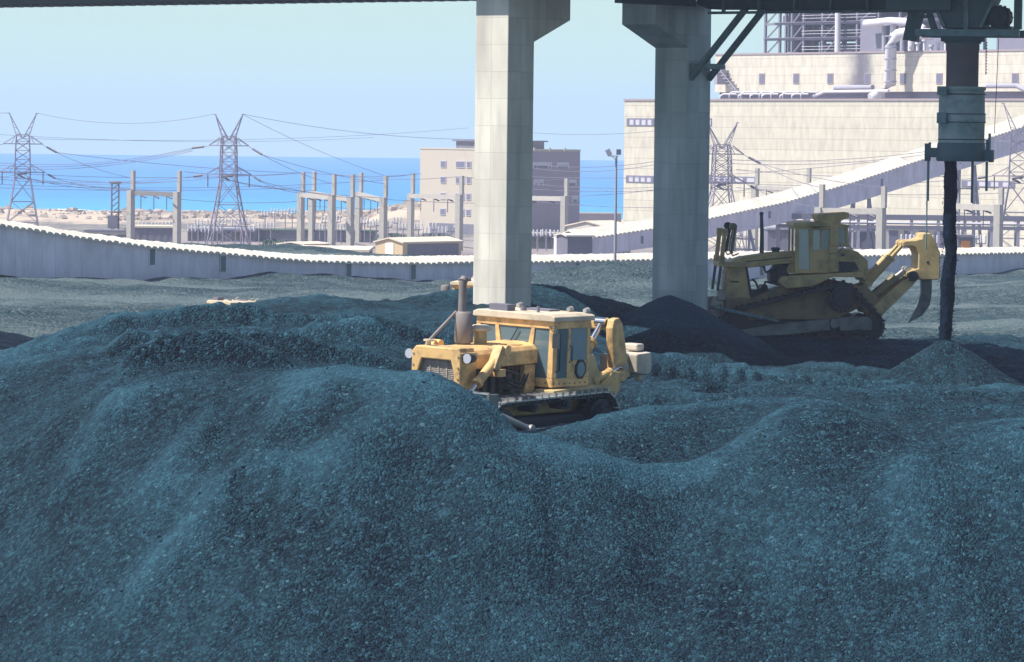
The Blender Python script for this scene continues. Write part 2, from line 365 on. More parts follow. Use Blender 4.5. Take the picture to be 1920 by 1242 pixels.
for c in CT:
    if c[0] == 'w':
        _pts.append(c[1:])
    elif c[1] is None:
        _pts.append((P(c[0], 600, c[2]).x, c[2], c[3]))
    else:
        p = P(c[0], c[1], c[2]); _pts.append((p.x, p.y, p.z))
_pts = np.array(_pts)
YS = 0.8   # depth is compressed a little so distant points do not interact too stiffly


def _U(r2): return .5 * r2 * np.log(np.maximum(r2, 1e-12))


_A = np.column_stack((_pts[:, 0], _pts[:, 1] * YS))
_n = len(_A)
_K = _U(((_A[:, None, :] - _A[None]) ** 2).sum(-1)) + np.eye(_n) * .02
_Pm = np.column_stack((np.ones(_n), _A))
_S = np.zeros((_n + 3, _n + 3)); _S[:_n, :_n] = _K; _S[:_n, _n:] = _Pm; _S[_n:, :_n] = _Pm.T
_w = np.linalg.solve(_S, np.concatenate((_pts[:, 2], np.zeros(3))))


def tps(x, y):
    q = np.column_stack((x.ravel(), y.ravel() * YS)); out = np.empty(len(q))
    for i in range(0, len(q), 40000):
        b = q[i:i + 40000]
        out[i:i + 40000] = _U(((b[:, None, 0] - _A[None, :, 0]) ** 2 + (b[:, None, 1] - _A[None, :, 1]) ** 2)) @ _w[:_n] + _w[_n] + b @ _w[_n + 1:]
    return out.reshape(x.shape)


RIDGES = [
    ([(1210, 881, 89.9), (1300, 871, 90.3), (1360, 853, 91.0), (1420, 810, 92.0), (1480, 771, 93.0), (1520, 763, 93.4), (1570, 768, 93.2), (1640, 795, 92.4), (1700, 824, 91.4), (1800, 812, 91.2), (1930, 796, 91.0)], .66, .17),
    ([(830, 930, 87.4), (900, 872, 88.4), (955, 822, 89.4), (1010, 823, 89.6), (1080, 846, 89.6), (1140, 866, 89.8), (1210, 881, 89.9)], .64, .12),
    ([(520, 738, 93.2), (600, 702, 93.2), (640, 689, 92.8), (700, 692, 92.4), (760, 699, 91.9), (830, 714, 91.4), (880, 734, 90.9), (905, 750, 90.6)], .62, .08),
    ([(480, 882, 89.0), (545, 862, 88.7), (600, 853, 88.5), (680, 882, 88.1), (790, 925, 87.5)], .66, .14),
    ([(0, 684, 112), (80, 640, 121), (170, 612, 129), (240, 610, 132)], .55, .1),
    ([(1590, 764, 96.4), (1680, 767, 96.7), (1800, 767, 96.9), (1940, 770, 96.9)], .55, .10),
    ([(1130, 780, 94.3), (1220, 766, 95.0), (1340, 757, 95.9), (1480, 750, 96.6)], .55, .06),
]


def ridge_z(x, y, reach=3.0):
    top = np.full(x.shape, -99.0)
    for path, sl, up in RIDGES:
        w = [P(*p) for p in path]
        for a, b in zip(w[:-1], w[1:]):
            mk = (x > min(a.x, b.x) - reach) & (x < max(a.x, b.x) + reach) & (y > min(a.y, b.y) - reach) & (y < max(a.y, b.y) + reach)
            if not mk.any(): continue
            xx, yy = x[mk], y[mk]; dx, dy = b.x - a.x, b.y - a.y
            t = np.clip(((xx - a.x) * dx + (yy - a.y) * dy) / (dx * dx + dy * dy), 0, 1)
            d = np.sqrt((xx - a.x - t * dx) ** 2 + (yy - a.y - t * dy) ** 2 + .004)
            d = d * (1 + .5 * vnoise(xx * 1.1, yy * 1.1, 47))
            top[mk] = np.maximum(top[mk], a.z + (b.z - a.z) * t + up - sl * d - .30 * d * d)
    return top


def sstep(a, b, x):
    t = np.clip((x - a) / (b - a), 0, 1); return t * t * (3 - 2 * t)


D1 = dict(loc=(-.26, 94.64, -6.93), yaw=math.atan2(-.809, -.588))
CONE = P(1772, 636, 143)


def coal_z(x, y, fine=True):
    z = np.clip(tps(x, y), -14, -4.6)
    # how level the place is: rough tracked ground on the level parts, smooth slip faces in front
    rough = sstep(96, 104, y) * (1 - sstep(170, 200, y))
    # rows left by the tracks, running across the view and slightly askew
    u = y + .16 * x + 1.6 * fbm(x * .18, y * .12, 3, 3)
    row = np.sin(u * 2 * math.pi / 3.6) * .5 + .5
    amp = np.clip(.5 + 1.5 * fbm(x * .12 + 9, y * .07, 3, 21), 0, 1)
    z = z + rough * (.16 * (row ** 2 - .35) * amp + .22 * fbm(x * .45, y * .30, 4, 5) + .12 * fbm(x * 2.2, y * 1.3, 3, 8))
    z = z + (1 - rough) * (.10 * fbm(x * .35, y * .35, 3, 31) + .15 * fbm((x - .55 * (1 - sstep(-2, 4, x)) * (y - 90)) * .85, y * .13, 4, 33))
    # windrows left by the blades: low ridges with a steep near side, broken along their length
    for (yc, x0, x1, hgt, wd) in ((97.6, -9.5, -4.6, .55, .9), (100.5, -9.6, -2.2, .42, .8), (109, -10.8, -2.4, .52, .9), (117, -12, 2.0, .34, 1.0), (125.5, -13, -1, .14, 1.1), (118, 2.5, 14, .30, 1.0), (126, 3.5, 14, .34, 1.0), (133.5, 4, 9.8, .36, 1.1), (140.5, 4.5, 10, .30, 1.1), (104, 4.0, 16, .22, .9)):
        w_ = y - yc - .10 * (x - x0) - .7 * fbm(x * .22 + yc, x * 0 + yc, 3, 13)
        bump = np.where(w_ < 0, np.exp(-(w_ / (.28 * wd)) ** 2), np.exp(-(w_ / (1.5 * wd)) ** 2))
        z = z + 1.35 * hgt * bump * sstep(x0, x0 + 1.2, x) * (1 - sstep(x1 - 1.5, x1, x)) * np.clip(.85 + .7 * fbm(x * .5, x * 0 + yc * 3, 3, 14) + .25 * fbm(x * 2.5, y * 1.5, 3, 16), .25, 1.2)
    # dug faces on the near mound
    for (px, py, D, rx, ry, dp) in ((545, 925, 87.0, .9, 1.1, .42), (470, 895, 88.3, .5, .8, .25), (790, 925, 87.2, .9, .7, .22), (1050, 1000, 86.6, .35, 1.6, .18), (420, 830, 91, .35, 1.3, .18)):
        z = z - dp * np.exp(-((x - (px - 960) * D / F) / rx) ** 2 - ((y - D) / ry) ** 2) * (1 + .8 * fbm(x * 2.2, y * 2.2, 3, 15))
    # small slumps and scarps on the front face
    if fine:
        z = z + .026 * fbm(x * 4, y * 4, 3, 71) * (1 - sstep(120, 180, y)) + .035 * vnoise(x * 11, y * 11, 91) * (1 - sstep(100, 140, y))
    rz = ridge_z(x, y) + .10 * fbm(x * .8, y * .8, 3, 48)
    z = np.logaddexp(z * 14, rz * 14) / 14
    # spurs of slipped coal running down the left face
    for path, h_, wd in (((( 600, 740, 91.8), (540, 800, 90.4), (470, 880, 88.9), (380, 975, 87.5), (280, 1090, 87.0), (170, 1200, 86.6)), .34, 1.0), (((235, 735, 95.4), (170, 850, 93.0), (100, 990, 91.2)), .26, .9), (((420, 745, 92.6), (330, 860, 90.6), (240, 980, 89.0)), .18, .7), (((1240, 900, 89.2), (1180, 1010, 87.0), (1130, 1130, 85.4)), .16, .8), (((1700, 860, 89.6), (1730, 980, 87.0), (1740, 1120, 85.0)), .16, .8)):
        w = [P(*p) for p in path]; dm = np.full(x.shape, 9.0); lt = np.zeros(x.shape)
        for k_, (a_, b_) in enumerate(zip(w[:-1], w[1:])):
            dx, dy = b_.x - a_.x, b_.y - a_.y; t = np.clip(((x - a_.x) * dx + (y - a_.y) * dy) / (dx * dx + dy * dy), 0, 1)
            d = np.hypot(x - a_.x - t * dx, y - a_.y - t * dy); nearer = d < dm; lt = np.where(nearer, (k_ + t) / (len(w) - 1), lt); dm = np.minimum(dm, d)
        dm = dm * (1 + .6 * fbm(x * .9, y * .9, 2, 49))
        z = z + h_ * np.clip(1 - dm / wd, 0, 1) * sstep(0, .15, lt) * (1 - sstep(.75, 1, lt))
    # slot cut by dozer one
    fx, fy = math.cos(D1['yaw']), math.sin(D1['yaw'])
    a = (x - D1['loc'][0]) * fx + (y - D1['loc'][1]) * fy; l = -(x - D1['loc'][0]) * fy + (y - D1['loc'][1]) * fx
    mk = (1 - sstep(1.55, 1.95, np.abs(l))) * (1 - sstep(3.1, 3.55, a)) * sstep(-7.5, -5.0, a)
    z = z * (1 - mk) + np.minimum(z, D1['loc'][2] + .04 * fbm(x * 3, y * 3, 2, 4)) * mk
    # coal heaped before dozer two's blade
    bx, by = P(1255, 600, 156.2).x, 156.2
    z = np.maximum(z, -5.75 - .62 * np.sqrt(((x - bx) * .9) ** 2 + ((y - by) * .8) ** 2 + .12) + .15 * fbm(x * 1.2, y * 1.2, 3, 44) + .2)
    return z


def cleats(x, y, z):
    # grouser prints left along lanes of travel
    for (x0, y0, an, ln) in ((D1['loc'][0], D1['loc'][1], D1['yaw'], 16), (-2, 108, R(172), 12), (1, 120, R(176), 14), (12, 128, R(184), 12), (10, 138, R(178), 9), (12.5, 113, R(186), 9), (14, 121, R(179), 11), (-3, 118, R(170), 10), (6, 146, R(182), 8)):
        fx, fy = math.cos(an), math.sin(an); a = (x - x0) * fx + (y - y0) * fy; l = -(x - x0) * fy + (y - y0) * fx
        lane = sstep(.78, .88, np.abs(l)) * (1 - sstep(1.46, 1.56, np.abs(l))) * sstep(-ln, -ln + 1, a) * (1 - sstep(-3.2, -2.2, a))
        z = z + lane * (.075 * np.clip(np.sin(a * 2 * math.pi / .46) * 2, -1, 1) - .10)
    return z


def grid_mesh(name, xs, ys, zf, m, smooth=True, fines=None):
    X, Y = np.meshgrid(xs, ys); Z = zf(X, Y)
    nx, ny = len(xs), len(ys)
    vs = np.column_stack((X.ravel(), Y.ravel(), Z.ravel()))
    i = (np.arange(ny - 1)[:, None] * nx + np.arange(nx - 1)[None]).ravel()
    fs = np.column_stack((i, i + 1, i + nx + 1, i + nx))
    me = bpy.data.meshes.new(name); me.vertices.add(len(vs)); me.vertices.foreach_set('co', vs.ravel().astype(np.float32))
    me.loops.add(fs.size); me.loops.foreach_set('vertex_index', fs.ravel().astype(np.int32))
    me.polygons.add(len(fs)); me.polygons.foreach_set('loop_start', np.arange(0, fs.size, 4, dtype=np.int32))
    me.polygons.foreach_set('use_smooth', np.full(len(fs), smooth)); me.update(calc_edges=True); me.validate()
    me.materials.append(M[m]); o = bpy.data.objects.new(name, me); col.objects.link(o)
    if fines is not None:
        at = me.attributes.new('fines', 'FLOAT', 'POINT'); at.data.foreach_set('value', fines(X, Y, Z).ravel().astype(np.float32))
    return o


def fines_of(X, Y, Z):
    # fine coal lies along crests and slip faces, clean lumps gather in hollows and at the foot
    def blur(A, n):
        for ax in (0, 1):
            c = np.cumsum(np.pad(A, [(n + 1, n) if i == ax else (0, 0) for i in (0, 1)], mode='edge'), axis=ax)
            hi = np.take(c, range(2 * n + 1, c.shape[ax]), axis=ax); lo = np.take(c, range(0, c.shape[ax] - 2 * n - 1), axis=ax); A = (hi - lo) / (2 * n + 1)
        return A
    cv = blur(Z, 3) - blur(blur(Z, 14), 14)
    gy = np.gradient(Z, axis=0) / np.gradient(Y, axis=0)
    cv = cv - .35 * np.clip(blur(gy, 2) - .28, 0, 1) * sstep(90.4, 91.4, Y)  # lower value on steep faces turned to the camera, so darker there
    near = sstep(-.55, -.05, ridge_z(X, Y) - Z)
    return np.clip(-.06 + .38 * near + 2.0 * cv + .5 * fbm(X * .25, Y * .25, 3, 202) + .25 * sstep(96, 110, Y), 0, .85)


ys = np.concatenate((np.arange(76, 100, .075), np.arange(100, 130, .13), np.arange(130, 176.1, .19)))
structure(grid_mesh('coal_ground', np.arange(-27, 29, .085), ys, lambda x, y: cleats(x, y, coal_z(x, y)), 'coal', True, fines_of))
for xs_ in (np.arange(-62, -26.8, .55), np.arange(28.8, 80, .55)):
    structure(grid_mesh('coal_ground', xs_, np.arange(78, 176.2, .6), lambda x, y: coal_z(x, y, False) - .03, 'coal'))
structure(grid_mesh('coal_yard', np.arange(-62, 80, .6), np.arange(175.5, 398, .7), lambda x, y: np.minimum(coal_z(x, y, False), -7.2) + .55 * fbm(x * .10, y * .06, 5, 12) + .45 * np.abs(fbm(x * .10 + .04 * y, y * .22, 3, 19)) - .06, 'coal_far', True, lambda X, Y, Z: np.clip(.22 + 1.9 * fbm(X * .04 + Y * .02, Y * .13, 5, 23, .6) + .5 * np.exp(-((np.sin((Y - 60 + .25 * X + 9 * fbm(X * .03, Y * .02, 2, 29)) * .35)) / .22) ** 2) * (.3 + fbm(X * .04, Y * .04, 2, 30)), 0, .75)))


def land_z(x, y):
    z = np.interp(y, [-40, 340, 420, 600, 700, 900, 1100, 1215, 1260, 1320], [-14.4, -14.4, -14.6, -17.5, -18.8, -20.8, -22.2, -23.2, -24.4, -27])
    dune = sstep(880, 1000, y) * (1 - sstep(1225, 1262, y))
    z = z + dune * (1.5 * fbm(x * .03, y * .012, 4, 101) + .5 * fbm(x * .16, y * .05, 3, 102) + .3)
    # sandy knoll by the office block
    z = z + 5.2 * np.exp(-((x + 21) / 14) ** 2 - ((y - 1090) / 60) ** 2)
    return z


# land beyond the gallery: grey yard, scrub and pale sand near the shore
m = bpy.data.materials.new('shore_land'); m.use_nodes = True
nt = m.node_tree; N = nt.nodes; L = nt.links; b = N["Principled BSDF"]; b.inputs["Roughness"].default_value = .9; b.inputs["Specular IOR Level"].default_value = .1
g = N.new("ShaderNodeNewGeometry"); se = N.new("ShaderNodeSeparateXYZ"); L.new(g.outputs["Position"], se.inputs[0])
nz = N.new("ShaderNodeTexNoise"); nz.inputs["Scale"].default_value = .045; nz.inputs["Detail"].default_value = 7; nz.inputs["Roughness"].default_value = .7
mp = N.new("ShaderNodeMapping"); mp.inputs["Scale"].default_value = (1.6, .5, 1); L.new(g.outputs["Position"], mp.inputs[0]); L.new(mp.outputs[0], nz.inputs["Vector"])
ma = N.new("ShaderNodeMath"); ma.operation = 'MULTIPLY_ADD'; ma.inputs[1].default_value = 800; L.new(nz.outputs["Fac"], ma.inputs[0]); L.new(se.outputs[1], ma.inputs[2])
rp = N.new("ShaderNodeValToRGB"); mr = N.new("ShaderNodeMapRange"); mr.inputs[1].default_value = 1000; mr.inputs[2].default_value = 1750; L.new(ma.outputs[0], mr.inputs[0]); L.new(mr.outputs[0], rp.inputs[0])
e = rp.color_ramp.elements; e[0].position = 0; e[0].color = (.20, .18, .20, 1); e[1].position = 1; e[1].color = (.56, .47, .37, 1)
k = e.new(.30); k.color = (.30, .27, .26, 1)
k = e.new(.42); k.color = (.13, .14, .14, 1)
k = e.new(.52); k.color = (.30, .26, .23, 1)
k = e.new(.62); k.color = (.50, .42, .33, 1)
L.new(rp.outputs[0], b.inputs["Base Color"]); M['shore_land'] = m
structure(grid_mesh('land', np.arange(-420, 421, 4.0), np.concatenate((np.arange(-40, 340, 20), np.arange(340, 1320, 4.0))), land_z, 'shore_land'))

# sea
m = bpy.data.materials.new('sea_water'); m.use_nodes = True
nt = m.node_tree; N = nt.nodes; L = nt.links; b = N["Principled BSDF"]; b.inputs["Roughness"].default_value = .55; b.inputs["Specular IOR Level"].default_value = .25
g = N.new("ShaderNodeNewGeometry"); se = N.new("ShaderNodeSeparateXYZ"); L.new(g.outputs["Position"], se.inputs[0])
nz = N.new("ShaderNodeTexNoise"); nz.inputs["Scale"].default_value = .006; nz.inputs["Detail"].default_value = 8; nz.inputs["Roughness"].default_value = .65
mp = N.new("ShaderNodeMapping"); mp.inputs["Scale"].default_value = (1, .35, 1); L.new(g.outputs["Position"], mp.inputs[0]); L.new(mp.outputs[0], nz.inputs["Vector"])
ma = N.new("ShaderNodeMath"); ma.operation = 'MULTIPLY_ADD'; ma.inputs[1].default_value = 500; L.new(nz.outputs["Fac"], ma.inputs[0]); L.new(se.outputs[1], ma.inputs[2])
mr = N.new("ShaderNodeMapRange"); mr.inputs[1].default_value = 1450; mr.inputs[2].default_value = 4600; L.new(ma.outputs[0], mr.inputs[0])
rp = N.new("ShaderNodeValToRGB"); L.new(mr.outputs[0], rp.inputs[0]); e = rp.color_ramp.elements
e[0].position = 0; e[0].color = (.06, .36, .56, 1); e[1].position = 1; e[1].color = (.04, .25, .53, 1)
k = e.new(.12); k.color = (.035, .25, .56, 1)
k = e.new(.45); k.color = (.03, .22, .52, 1)
n2 = N.new("ShaderNodeTexNoise"); n2.inputs["Scale"].default_value = .12; n2.inputs["Detail"].default_value = 5; L.new(mp.outputs[0], n2.inputs["Vector"])
bp = N.new("ShaderNodeBump"); bp.inputs["Strength"].default_value = .5; bp.inputs["Distance"].default_value = 1.5; L.new(n2.outputs["Fac"], bp.inputs["Height"]); L.new(bp.outputs[0], b.inputs["Normal"])
L.new(rp.outputs[0], b.inputs["Base Color"]); M['sea_water'] = m
structure(MB().add([(-1500, 1150, -24), (1500, 1150, -24), (1500, 4360, -24), (-1500, 4360, -24)], [(0, 1, 2, 3)]).build('sea', 'sea_water'))
mat('foam', (.85, .88, .86), .9)
surf = MB()
for (px, D, w, dp) in [(60, 1275, 30, 4), (118, 1282, 16, 3), (20, 1264, 24, 4), (150, 1268, 12, 3), (200, 1262, 16, 3), (470, 1262, 14, 6), (520, 1270, 10, 5), (560, 1255, 8, 4), (430, 1256, 12, 5), (750, 1262, 12, 4), (350, 1253, 14, 4), (250, 1258, 12, 4)]:
    c = P(px, 400, D).x; n = 26; top = []; bot = []
    for i in range(n + 1):
        t = i / n; x = c - w / 2 + w * t; e_ = math.sin(math.pi * t) ** .5
        top.append((x, D + e_ * dp * (.5 + .5 * random.random()), -23.85 + .35 * e_)); bot.append((x, D - e_ * dp * (.3 + .3 * random.random()), -23.95))
    surf.add(bot + top, [(i, i + 1, n + 2 + i, n + 1 + i) for i in range(n)])
o = surf.build('surf', 'foam'); o['kind'] = 'stuff'; o['label'] = 'white surf breaking along the sandy shore'

# boulders and rubble along the shore
rk_ = MB()
for i in range(1500):
    D = 1060 + 185 * random.random(); px = random.choice((random.gauss(500, 70), random.gauss(690, 60), random.uniform(-60, 900), random.uniform(230, 480)))
    x = P(px, 400, D).x; z = float(land_z(np.array([[x]]), np.array([[float(D)]]))[0, 0]); r_ = .22 + .75 * random.random() ** 3
    T = Matrix.Translation((x, D, z + r_ * .3)) @ Matrix.Rotation(random.random() * 6, 4, 'Z') @ Matrix.Rotation(random.random(), 4, 'X')
    rk_.box(-r_ * 1.4, r_ * 1.2, -r_, r_ * .8, -r_ * .7, r_ * .75, T)
mat('shore_rock', (.36, .31, .27), .9, var=.4, vscale=.3)
o = rk_.build('shore_rocks', 'shore_rock'); o['kind'] = 'stuff'; o['label'] = 'rubble and boulders scattered along the shore'

# loose lumps on the near faces
nl = 9000
ly = 80 + 40 * rng.random(nl) ** 1.6; lx = (rng.random(nl) - .5) * .30 * ly
clump = fbm(lx * .5, ly * .5, 3, 66); keep = rng.random(nl) < np.clip(.55 + 1.6 * clump, .08, 1)
lx, ly = lx[keep], ly[keep]; nl = len(lx)
lz = coal_z(lx, ly)
sz = .008 + .020 * rng.random(nl) ** 3
base = np.array([(-1, -1, -1), (1, -1, -1), (1, 1, -1), (-1, 1, -1), (-1, -1, 1), (1, -1, 1), (1, 1, 1), (-1, 1, 1)], float)
vv = base[None] * (.55 + .6 * rng.random((nl, 8, 3))) * sz[:, None, None] * (np.array([1.2, 1.2, .8]) * (.7 + .6 * rng.random((nl, 1, 3))))
an = rng.random(nl) * 6.283; ca, sa = np.cos(an)[:, None], np.sin(an)[:, None]
vx = vv[:, :, 0] * ca - vv[:, :, 1] * sa + lx[:, None]; vy = vv[:, :, 0] * sa + vv[:, :, 1] * ca + ly[:, None]; vz = vv[:, :, 2] + (lz + sz * .15)[:, None]
vs = np.stack((vx, vy, vz), -1).reshape(-1, 3)
fq = np.array([(0, 3, 2, 1), (4, 5, 6, 7), (0, 1, 5, 4), (1, 2, 6, 5), (2, 3, 7, 6), (3, 0, 4, 7)])
fs = (np.arange(nl)[:, None, None] * 8 + fq[None]).reshape(-1, 4)
me = bpy.data.meshes.new('coal_lumps'); me.vertices.add(len(vs)); me.vertices.foreach_set('co', vs.ravel().astype(np.float32))
me.loops.add(fs.size); me.loops.foreach_set('vertex_index', fs.ravel().astype(np.int32)); me.polygons.add(len(fs)); me.polygons.foreach_set('loop_start', np.arange(0, fs.size, 4, dtype=np.int32)); me.update(calc_edges=True)
me.materials.append(M['coal_lump']); o = bpy.data.objects.new('coal_lumps', me); col.objects.link(o); o['kind'] = 'stuff'; o['label'] = 'loose lumps of coal strewn over the near slopes'

# cone of fresh coal under the spout
cz = CONE.z
def cone_z(x, y):
    r = np.sqrt((x - CONE.x) ** 2 + (y - CONE.y) ** 2 + .04) - .2
    return np.where(r < 6.5, cz - .635 * r + .10 * fbm(x * 1.1, y * 1.1, 3, 77) + .05 * fbm(x * 5, y * 5, 2, 78) + .02 * vnoise(x * 14, y * 14, 79), cz - 5)
def ring_mesh():
    rs = np.concatenate(([.001], np.arange(.08, 3.4, .06))); th = np.linspace(0, 2 * math.pi, 200, endpoint=False)
    Rr, T = np.meshgrid(rs, th, indexing='ij'); X = CONE.x + Rr * np.cos(T); Y = CONE.y + Rr * np.sin(T); Z = cone_z(X, Y)
    vs = np.column_stack((X.ravel(), Y.ravel(), Z.ravel())); n = 200
    fs = [(i * n + j, i * n + (j + 1) % n, (i + 1) * n + (j + 1) % n, (i + 1) * n + j) for i in range(len(rs) - 1) for j in range(n)]
    mb = MB(); mb.v = [tuple(v) for v in vs]; mb.f = fs; mb.sm = [True] * len(fs); return mb
tag(ring_mesh().build('coal_cone', 'coal'), 'conical heap of fresh coal growing under the loading spout', 'coal heap')

# ------------------------------------------------------------------ deck, piers, spout. Local frame: x along the deck, y across it
DY = R(-38.9)
dv = V((math.cos(DY), math.sin(DY), 0)); pv = V((-math.sin(DY), math.cos(DY), 0))
c1 = P(950, 300, 150); c1 = V((c1.x, 150, 0))
COL1 = c1 - dv * .73 + pv * .73
COL2 = COL1 + pv * 10.54
O = (COL1 + COL2) / 2
DR = (0, 0, DY)


def tq(t, q, z=0.0): return O + dv * t + pv * q + V((0, 0, z))


panel_mat('concrete_shade_dusty', (.45, .52, .54), (.27, .32, .34), .74, .95, .006, .09, axis='SUM', dirt=(.21, .28, .31), half=0)  # pier two's copy: deck shade painted as a darker, bluer base, plus dust
def pier(px, label, c, sgn, foot, wt, wq, top, cm='concrete_pier'):
    r = empty('concrete_pier', label, 'pier', (c.x, c.y, foot), DR, 'piers carrying the overhead deck')
    h = top - foot
    MB().box(-wt / 2, wt / 2, -wq / 2, wq / 2, 0, h).build('shaft', cm, r, bevel=.03)
    k = wq / 2
    hz = lambda py: 0
    cb = MB().prism([(sgn * k, 3.32 - foot), (sgn * k, h), (sgn * (k + 2.05), h), (sgn * (k + 2.05), 4.14 - foot)], -wt / 2, wt / 2, 'yz')
    cb.build('corbel', cm, r, bevel=.02)
    return r


top1 = 6.4
# lower corner of each corbel fixes its height
pr1 = pier(950, 'sunlit concrete pier standing behind the cab of the near bulldozer', COL1, 1, -8.2, 1.49, 1.46, 5.25)
pr2 = pier(1285, 'shaded concrete pier beside the blade of the far bulldozer', COL2, -1, -9.5, 1.56, 1.40, 5.05, 'concrete_shade_dusty')
pl = MB().box(.3, .62, -.715, -.705, 0, .0)

# deck overhead
SOF = 5.3
dk = empty('conveyor_deck', 'dark overhead conveyor deck spanning the top of the picture', 'conveyor deck', (O.x, O.y, SOF), DR)
MB().box(-75, 60, -6.6, 6.2, .0, .45).build('deck_slab', 'steel_dark', dk)
for q0 in (-6.3, 5.8):
    MB().box(-75, 60, q0 - .2, q0 + .2, .45, 2.6).build('side_girder', 'steel_dark', dk)
MB().box(-75, 60, -5.6, 5.8, 2.6, 2.8).build('deck_roof', 'gallery_roof', dk)
rb = MB()
for i in range(110): rb.box(-60 + i * .6, -59.82 + i * .6, 5.0, 6.3, -.07, -.004)
rb.build('soffit_rib', 'steel_grey', dk)
# travelling carriage hung under the deck, with the brace tubes down to the shaded pier
cr = empty('spout_carriage', 'dark steel carriage girder under the deck with two tubes braced to the shaded pier', 'carriage', (O.x, O.y, 0), DR)
yq = 5.27
gd = MB().prism([(.95, 5.25), (.95, 4.95), (1.5, 4.75), (4.0, 4.72), (4.2, 4.62), (12.0, 4.62), (12, 5.25)], yq - .5, yq + .5, 'xz')
gd.build('girder', 'steel_dark', cr, bevel=.02)
rbs = MB()
for i in range(6): rbs.box(2.2 + i * 1.6, 2.3 + i * 1.6, yq - .62, yq - .5, 4.66, 5.2)
rbs.box(1.6, 11.8, yq - .66, yq - .5, 4.56, 4.66)
rbs.build('stiffener', 'steel_blue', cr)
for qo in (-.56, .56):
    t0 = .80
    a = (t0, yq + qo, 2.2); bb = (t0 + 2.45, yq + qo, 4.75)
    MB().cyl(a, bb, .13, n=14).build('brace', 'steel_blue', cr)
MB().box(.80, 1.5, yq - .6, yq + .6, 2.55, 2.75).build('brace_tie', 'steel_blue', cr)
MB().box(.60, .95, yq - 5, yq - .5, 4.85, 5.25).build('cross_beam', 'steel_dark', cr)

# ------------------------------------------------------------------ loading spout
S0 = P(1805, 100, 143); SX, SYY = S0.x, 143.0
def sz_(py): return P(1805, py, 143).z
ls = empty('loading_spout', 'telescopic coal loading spout hanging from a steel hopper', 'loading spout', (SX, SYY, 0), (0, 0, R(-14)))
kk = 143 / F
def sx_(px): return (px - 1805) * kk
MB().prism([(sx_(1742), sz_(-14)), (sx_(1772), sz_(54)), (sx_(1846), sz_(54)), (sx_(1876), sz_(-14))], -.75, .75, 'xz').build('hopper', 'steel_dark', ls, bevel=.02)
hr = MB().box(sx_(1812), sx_(1821), -.83, -.72, sz_(66), sz_(-10)); hr.beam((sx_(1748), -.8, sz_(-8)), (sx_(1776), -.8, sz_(52)), .1); hr.beam((sx_(1872), -.8, sz_(-8)), (sx_(1844), -.8, sz_(52)), .1)
hr.build('hopper_rib', 'steel_blue', ls)
MB().box(sx_(1722), sx_(1916), -.9, -.6, sz_(70), sz_(56)).box(sx_(1722), sx_(1916), .6, .9, sz_(70), sz_(56)).box(sx_(1728), sx_(1742), -.6, .6, sz_(69), sz_(57)).box(sx_(1896), sx_(1908), -.6, .6, sz_(69), sz_(57)).build('support_beam', 'steel_blue', ls, bevel=.015)
MB().box(sx_(1906), sx_(1920), -.88, -.62, sz_(56), sz_(-14)).build('support_post', 'steel_dark', ls)
af = MB()
for a, b_ in (((1734, 20), (1724, 58)), ((1745, 20), (1757, 58))): af.beam((sx_(a[0]), -.7, sz_(a[1])), (sx_(b_[0]), -.7, sz_(b_[1])), .2)
af.box(sx_(1728), sx_(1752), -.8, -.6, sz_(36), sz_(30)).box(sx_(1700), sx_(1765), -.8, .6, sz_(24), sz_(-14))
af.build('hanger_frame', 'steel_dark', ls)
MB().prism([(sx_(1706), sz_(15)), (sx_(1728), sz_(15)), (sx_(1720), sz_(80)), (sx_(1695), sz_(76))], -.45, .3, 'xz').build('side_chute', 'steel_dark', ls, bevel=.02)
MB().box(sx_(1668), sx_(1790), -1.1, 1.1, sz_(22), sz_(-40)).build('carriage_box', 'steel_dark', ls, bevel=.02)
mo = MB().cyl((sx_(1877), -.75, sz_(33)), (sx_(1877), .1, sz_(33)), .37, n=24).cyl((sx_(1877), -.86, sz_(33)), (sx_(1877), -.75, sz_(33)), .30, n=24).cyl((sx_(1872), -.93, sz_(33)), (sx_(1872), -.86, sz_(33)), .11, n=16)
for i in range(16):
    an = i * math.pi / 8; mo.box(-.02, .02, -.55, -.1, .35, .41, Matrix.Translation((sx_(1877), 0, sz_(33))) @ Matrix.Rotation(an, 4, 'Y'))
mo.build('drive_motor', 'machine_dark', ls)
MB().box(sx_(1855), sx_(1900), -.6, .2, sz_(57), sz_(50)).box(sx_(1846), sx_(1862), -.5, 0, sz_(48), sz_(22)).build('motor_mount', 'steel_dark', ls)
MB().lathe([(.62, sz_(82)), (.62, sz_(79)), (.74, sz_(78)), (.74, sz_(70))], n=32).build('collar', 'steel_dark', ls)
MB().lathe([(.54, sz_(172)), (.54, sz_(96)), (.56, sz_(95)), (.56, sz_(80))], n=36).build('inner_tube', 'rust_tube', ls)
ry = lambda py, r: (r, sz_(py))
MB().lathe([ry(272, .77), ry(232, .775), ry(231, .80), ry(213, .80), ry(212, .775), ry(181, .765), ry(180, .75), ry(170, .75), ry(169, .80), ry(163, .80)], n=40).build('outer_sleeve', 'sleeve_paint', ls)
bd = MB().lathe([(.815, sz_(230.5)), (.815, sz_(229))], n=40).lathe([(.815, sz_(215)), (.815, sz_(213.4))], n=40).lathe([(.785, sz_(263)), (.785, sz_(261))], n=40).lathe([(.805, sz_(178)), (.805, sz_(176))], n=40)
bd.build('sleeve_band', 'machine_dark', ls)
for py0, py1 in ((163, 179), (212, 232)): MB().box(sx_(1765), sx_(1783), -.86, -.55, sz_(py1), sz_(py0)).build('clamp', 'steel_blue', ls, bevel=.01)
MB().lathe([ry(303, .80), ry(300, .83), ry(282, .82), ry(268, .79)], n=40).build('skirt', 'steel_dark', ls)
